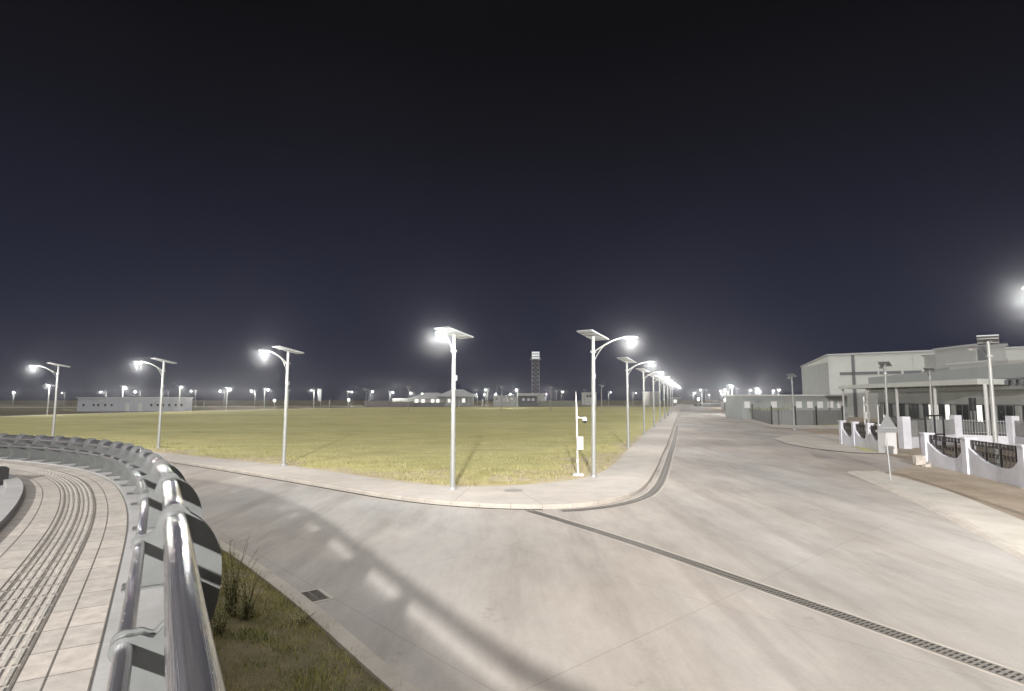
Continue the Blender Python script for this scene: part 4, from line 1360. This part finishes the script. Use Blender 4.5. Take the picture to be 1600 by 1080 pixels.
mb = MB().box((gx, gy, (T(gy) + z1) / 2), (.9, .1, z1 - T(gy))); mb.build('panel', M['dark'], t)
MB().box((gx, gy - .07, z1 - .15), (.95, .06, .08)).build('rail', M['galv'], t)

# low white building behind the fence
Y = 100
x0, x1 = facing(1160, 1324, Y); zb = T(Y) - .1; zt_ = zat(619, Y)
t = thing('low_building', ((x0 + x1) / 2, Y, zb), 'low whitish building with a thin bright eave and pale windows behind the sheet fence', 'building')
xm = at(1224, 630, Y)[0]; xn = at(1240, 630, Y)[0]
lw = plain('bluish_white_wall', (.36, .39, .39), .7, 0, .06, .4)
MB().box(((x0 + xm) / 2, Y + 4.0, (zb + zt_) / 2), (xm - x0, 8, zt_ - zb)).build('wall', lw, t)
MB().box(((xm + xn) / 2, Y + 4.6, (zb + zt_) / 2), (xn - xm, 8, zt_ - zb)).build('wall', M['clad'], t)
MB().box(((xn + x1) / 2, Y + 4.0, (zb + zt_) / 2), (x1 - xn, 8, zt_ - zb)).build('wall', lw, t)
MB().box(((x0 + x1) / 2, Y + 4, zt_ + .12), (x1 - x0 + .8, 9.2, .24)).build('roof', M['white'], t)
windows(t, [at(q, 630, Y)[0] for q in (1167, 1209, 1248, 1265, 1281, 1297, 1312)], Y, zat(632.5, Y), .95, 1.1, M['dimwin'], t)

# big warehouse
A = (60.5, 110.0); B = (92.0, 88.0); Cc = (60.5 + 6, 110 + 26); zb = 0.2; zt_ = zat(556, 110)
t = thing('warehouse', (A[0], A[1], zb), 'huge grey clad warehouse rising behind the canopied building', 'warehouse')
dv = (Vector(B) - Vector(A)).normalized(); nv = Vector((-dv.y, dv.x)) * -1
nv = Vector((.22, .975))
A_, B_ = Vector(A), Vector(B); Cv = A_ + nv * 19; Dv = B_ + nv * 19
zl = zt_ - 1.2
mb = MB(); mb.add([(A_.x, A_.y, zb), (B_.x, B_.y, zb), (Dv.x, Dv.y, zb), (Cv.x, Cv.y, zb), (A_.x, A_.y, zt_), (B_.x, B_.y, zt_), (Dv.x, Dv.y, zl), (Cv.x, Cv.y, zl)],
       [(0, 1, 5, 4), (1, 2, 6, 5), (2, 3, 7, 6), (3, 0, 4, 7)])
mb.build('wall', M['cladlight'], t)
mb = MB()
mb.add([(A_.x - .3, A_.y - .1, zt_ + .02), (B_.x, B_.y - .3, zt_ + .02), (Dv.x, Dv.y, zl + .02), (Cv.x - .3, Cv.y, zl + .02), (A_.x - .3, A_.y - .1, zt_ + .3), (B_.x, B_.y - .3, zt_ + .3), (Dv.x, Dv.y, zl + .3), (Cv.x - .3, Cv.y, zl + .3)],
       [(0, 1, 5, 4), (1, 2, 6, 5), (2, 3, 7, 6), (3, 0, 4, 7), (4, 5, 6, 7)])
mb.build('roof', M['roofgrey'], t)
# darker gable face panel and recesses
def face_panel(f0, f1, z0, z1, mat, name, proud=.06):
    p = A_ + (B_ - A_) * f0; q = A_ + (B_ - A_) * f1; o = Vector((dv.y, -dv.x)) * proud
    mb = MB(); slab_between(mb, p + o, q + o, z0, z1, .08); mb.build(name, mat, t)
def ff(px):
    k = (px - 800) / 900 * 1.0; a_, b_, _ = ray(px, 580); k = a_ / b_
    return (k * A_.y - A_.x) / ((B_.x - A_.x) - k * (B_.y - A_.y))
face_panel(ff(1331), ff(1336), zb, zt_ - .1, M['claddark'], 'downpipe')
face_panel(ff(1483), ff(1489), zb, zt_ - .1, M['claddark'], 'downpipe')
for (a_, b_) in ((1312, 1371), (1374, 1408), (1412, 1440)):
    face_panel(ff(a_), ff(b_), zat(586, 108), zat(581.5, 108), M['claddark'], 'window_band')
mb = MB(); o = Vector((-nv.y, nv.x)) * .05
slab_between(mb, A_ + o + nv * .05, Cv + o, zb, zl - .05, .06); mb.build('gable_panel', M['gable'], t)
k = 0
mb = MB()
while k < 1:
    p = A_ + (B_ - A_) * k; mb.box((p.x + dv.y * .03, p.y - dv.x * .03, (zb + zt_) / 2), (.04, .05, zt_ - zb - .4)); k += .115
mb.build('cladding_seam', M['cladlight'], t)
# plant room / taller block at the right
x0, x1 = at(1525, 560, 84)[0], at(1572, 560, 84)[0]
t = thing('roof_plant_room', ((x0 + x1) / 2, 84, .2), 'grey boxy tower block behind the large unlit lamp panel', 'building')
MB().box(((x0 + x1) / 2, 88, zat(540, 84) / 2), (x1 - x0, 8, zat(540, 84))).build('wall', M['clad'], t)
MB().box(((x0 + x1) / 2, 88, zat(539, 84) + .0), (x1 - x0 + .5, 8.5, .3)).build('roof', M['roofgrey'], t)
MB().box((x0 + .9, 83.95, zat(553, 84)), (1.3, .12, 2.2)).build('louvre', M['claddark'], t)
x0, x1 = at(1575, 560, 74)[0], at(1700, 560, 74)[0]
t = thing('block_building', ((x0 + x1) / 2, 74, .2), 'pale square building behind the canopy at the right edge', 'building')
MB().box(((x0 + x1) / 2, 79, zat(563, 74) / 2), (x1 - x0, 10, zat(563, 74))).build('wall', M['cladlight'], t)
MB().box(((x0 + x1) / 2, 79, zat(562, 74)), (x1 - x0 + .6, 10.6, .3)).build('roof', M['white'], t)

# canopied building in front of it
P0 = Vector(at(1310, 608, 86)[:2]); P1 = Vector(at(1527, 600, 52)[:2]); P2 = Vector((P1.x + 16, P1.y + 5))
zc0, zc1 = zat(608, 86), zat(600, 52)
zc0 = zc1 = (zc0 + zc1) / 2
t = thing('canopied_building', (P0.x, P0.y, .2), 'grey flat-roofed building with a long pale canopy on slim columns at right', 'building')
dv2 = (P1 - P0).normalized(); n2 = Vector((-dv2.y, dv2.x))
if n2.x < 0: n2 = -n2
za = lambda f: zat(608, 86) * (1 - f) + zat(600.5, 52) * f
mb = MB()
th_ = .75
w_in = 6.0
v0 = [P0, P1, P2, P2 + n2 * 0 + Vector((-1.5, 6)), P1 + n2 * w_in + dv2 * -4, P0 + n2 * w_in]
zz = [za(0), za(1), za(1), za(1), za(.9), za(0)]
mb.add([(v.x, v.y, z) for v, z in zip(v0, zz)] + [(v.x, v.y, z + .5) for v, z in zip(v0, zz)],
       [(5, 4, 3, 2, 1, 0), (6, 7, 8, 9, 10, 11)] + [(i, (i + 1) % 6, 6 + (i + 1) % 6, 6 + i) for i in range(6)])
mb.build('canopy', M['cladlight'], t)
W0, W1 = P0 + n2 * 5.0 + dv2 * 1, P1 + n2 * 5.0
mb = MB(); slab_between(mb, W0, W1, .1, za(.5) + .3, .3); mb.build('wall', M['clad'], t)
mb = MB(); slab_between(mb, W1 - dv2 * .2, W1 + (P2 - P1), .1, za(1) + .2, .3); mb.build('wall', M['cladlight'], t)
# upper storey parapet above the canopy
U0, U1 = P0 + n2 * 3.0 + dv2 * 3, P1 + n2 * 3.5 + dv2 * 1
for (a_, b_, y0, y1, Ya, Yb) in ((U0, U1, 591, 578, U0.y, U1.y),):
    zl0, zl1 = zat(603, U0.y), zat(590, U1.y); zu0, zu1 = zat(590, U0.y), zat(566, U1.y)
    o = n2 * 1.0
    mb = MB().add([(U0.x, U0.y, zl0 - 1), (U1.x, U1.y, zl1 - 1), (U1.x, U1.y, zu1), (U0.x, U0.y, zu0), ((U0 + o * 9).x, (U0 + o * 9).y, zu0), ((U1 + o * 9).x, (U1 + o * 9).y, zu1), ((U1 + o * 9).x, (U1 + o * 9).y, zl1 - 1)],
                  [(0, 1, 2, 3), (3, 2, 5, 4), (1, 6, 5, 2)])
    mb.build('upper_wall', M['gable'], t)
    mb = MB()
    mb.tube([(U0.x, U0.y - .2, zl0 - .1), (U1.x, U1.y - .2, zl1 - .1)], .16, 8)
    for k in range(34):
        p = U0 + (U1 - U0) * k / 33; z = zl0 + (zl1 - zl0) * k / 33
        mb.box((p.x - .3, p.y - .3, z - .35), (.25, .25, .45))
    mb.build('roof_truss', M['claddark'], t)
    U2 = U1 + (P2 - P1)
    mb = MB(); slab_between(mb, U1, U2, zl1 - .8, zu1 - .3, .3); mb.build('upper_wall', M['gable'], t)
for k in range(5):
    p = P0 + (P1 - P0) * (k / 4.0) + n2 * .6; z = za(k / 4.0)
    MB().tube([(p.x, p.y, .1), (p.x, p.y, z)], .15, 10).build('column', M['white'], t)
for k in (1, 2):
    p = P1 + (P2 - P1) * (k / 2.2) + n2 * .4
    MB().tube([(p.x, p.y, .1), (p.x, p.y, za(1))], .15, 10).build('column', M['white'], t)
oo = -n2 * .2
for k in range(26):
    f = .05 + .9 * k / 25; p = W0 + (W1 - W0) * f + oo
    lit = k in (11, 12, 14, 19)
    a_ = math.atan2(dv2.y, dv2.x)
    f_ = MB().box((p.x, p.y, 2.0), (1.0, .12, 1.9), a_).build('window', M['claddark'], t)
    q = p - n2 * .08
    MB().box((q.x, q.y, 2.0), (.8, .06, 1.7), a_).build('pane', M['litwin'] if lit else (M['glass'] if k % 3 else M['clad']), f_)
p = P1 + (P2 - P1) * .3 + n2 * 4.6
MB().box((p.x - 1.5, p.y - .4, 1.9), (1.6, .3, 1.9)).build('notice_board', M['white'], t)

# utility stub poles in the compound
for (q, ytop, Y, lab) in ((1372, 633, 48, 'short pale post just left of the triangular sign top'), (1521, 622, 44, 'dark sign board post behind the bar fence at right')):
    x = at(q, 650, Y)[0]
    mb = MB().tube([(x, Y, 0), (x, Y, zat(ytop, Y))], .07, 8)
    if q == 1521: mb.box((x, Y, zat(632, Y)), (.5, .1, 1.0))
    else: mb.box((x, Y, zat(ytop, Y)), (.24, .24, .08))
    tag(mb.build('post', M['galv'] if q != 1521 else M['dark']), lab, 'post')

# ================================================================== haze, sky, light, camera
hz = bpy.data.materials.new('night_haze'); hz.use_nodes = True
nt = hz.node_tree; nt.nodes.clear()
out = nt.nodes.new('ShaderNodeOutputMaterial'); vs_ = nt.nodes.new('ShaderNodeVolumeScatter')
vs_.inputs['Density'].default_value = .0005; vs_.inputs['Anisotropy'].default_value = .88; vs_.inputs['Color'].default_value = (.93, .96, 1, 1)
nt.links.new(vs_.outputs[0], out.inputs['Volume'])
HAZE = True
if HAZE:
    o = MB().box((0, 180, 3), (1000, 640, 18)).build('haze', hz)
    o['kind'] = 'structure'

w = bpy.data.worlds.new('World'); scene.world = w; w.use_nodes = True
nt = w.node_tree; N = nt.nodes; L = nt.links
bg = N['Background']
tc = N.new('ShaderNodeTexCoord'); sp = N.new('ShaderNodeSeparateXYZ'); L.new(tc.outputs['Generated'], sp.inputs[0])
rp = N.new('ShaderNodeValToRGB'); L.new(sp.outputs['Z'], rp.inputs['Fac'])
cr = rp.color_ramp.elements
cr[0].position = 0; cr[0].color = (.025, .0265, .047, 1)
cr[1].position = 1; cr[1].color = (.005, .005, .006, 1)
for pos, c in ((.12, (.0225, .024, .043, 1)), (.28, (.014, .0147, .026, 1)), (.42, (.0085, .0086, .0125, 1)), (.55, (.0052, .0052, .0066, 1))):
    e = cr.new(pos); e.color = c
nz = N.new('ShaderNodeTexNoise'); nz.inputs['Scale'].default_value = 2.2; nz.inputs['Detail'].default_value = 4; L.new(tc.outputs['Generated'], nz.inputs['Vector'])
mr = N.new('ShaderNodeMapRange'); mr.inputs[3].default_value = .78; mr.inputs[4].default_value = 1.22; L.new(nz.outputs['Fac'], mr.inputs[0])
mx = N.new('ShaderNodeMix'); mx.data_type = 'RGBA'; mx.blend_type = 'MULTIPLY'; mx.inputs[0].default_value = 1
L.new(rp.outputs['Color'], mx.inputs[6]); L.new(mr.outputs[0], mx.inputs[7]); L.new(mx.outputs[2], bg.inputs['Color'])
bg.inputs['Strength'].default_value = 1.0

sd = bpy.data.lights.new('ambient_fill', 'SUN'); sd.energy = 2.2; sd.angle = R(75); sd.color = (1, .975, .95)  # broad overhead fill added to lift the whole site, no visible source
so = bpy.data.objects.new('ambient_fill', sd); COL.objects.link(so); so.rotation_euler = (R(18), R(-12), 0)

fd = bpy.data.lights.new('mast_light', 'POINT'); fd.energy = 340000; fd.shadow_soft_size = .5; fd.color = (1, .965, .92)
fo = bpy.data.objects.new('mast_light', fd); COL.objects.link(fo); fo.location = (-1.0, -40.0, 15.6)

cam = bpy.data.cameras.new('Camera'); co = bpy.data.objects.new('Camera', cam); COL.objects.link(co)
cam.sensor_fit = 'HORIZONTAL'; cam.sensor_width = 36; cam.lens = 36 * F / 1600
cam.clip_start = .05; cam.clip_end = 6000
co.location = (0, 0, CH); co.rotation_euler = (R(90) + TH, 0, 0)
scene.camera = co
scene.view_settings.view_transform = 'Standard'; scene.view_settings.look = 'None'; scene.view_settings.exposure = 0; scene.view_settings.gamma = 1
scene.render.engine = 'CYCLES'
cy = scene.cycles
cy.use_denoising = True
try: cy.denoiser = 'OPENIMAGEDENOISE'; cy.denoising_input_passes = 'RGB_ALBEDO_NORMAL'
except Exception: pass
cy.max_bounces = 4; cy.diffuse_bounces = 2; cy.glossy_bounces = 3; cy.transmission_bounces = 1; cy.volume_bounces = 0
cy.use_light_tree = True
cy.volume_step_rate = 2.0; cy.volume_max_steps = 64
cy.sample_clamp_indirect = 4
cy.caustics_reflective = False; cy.caustics_refractive = False
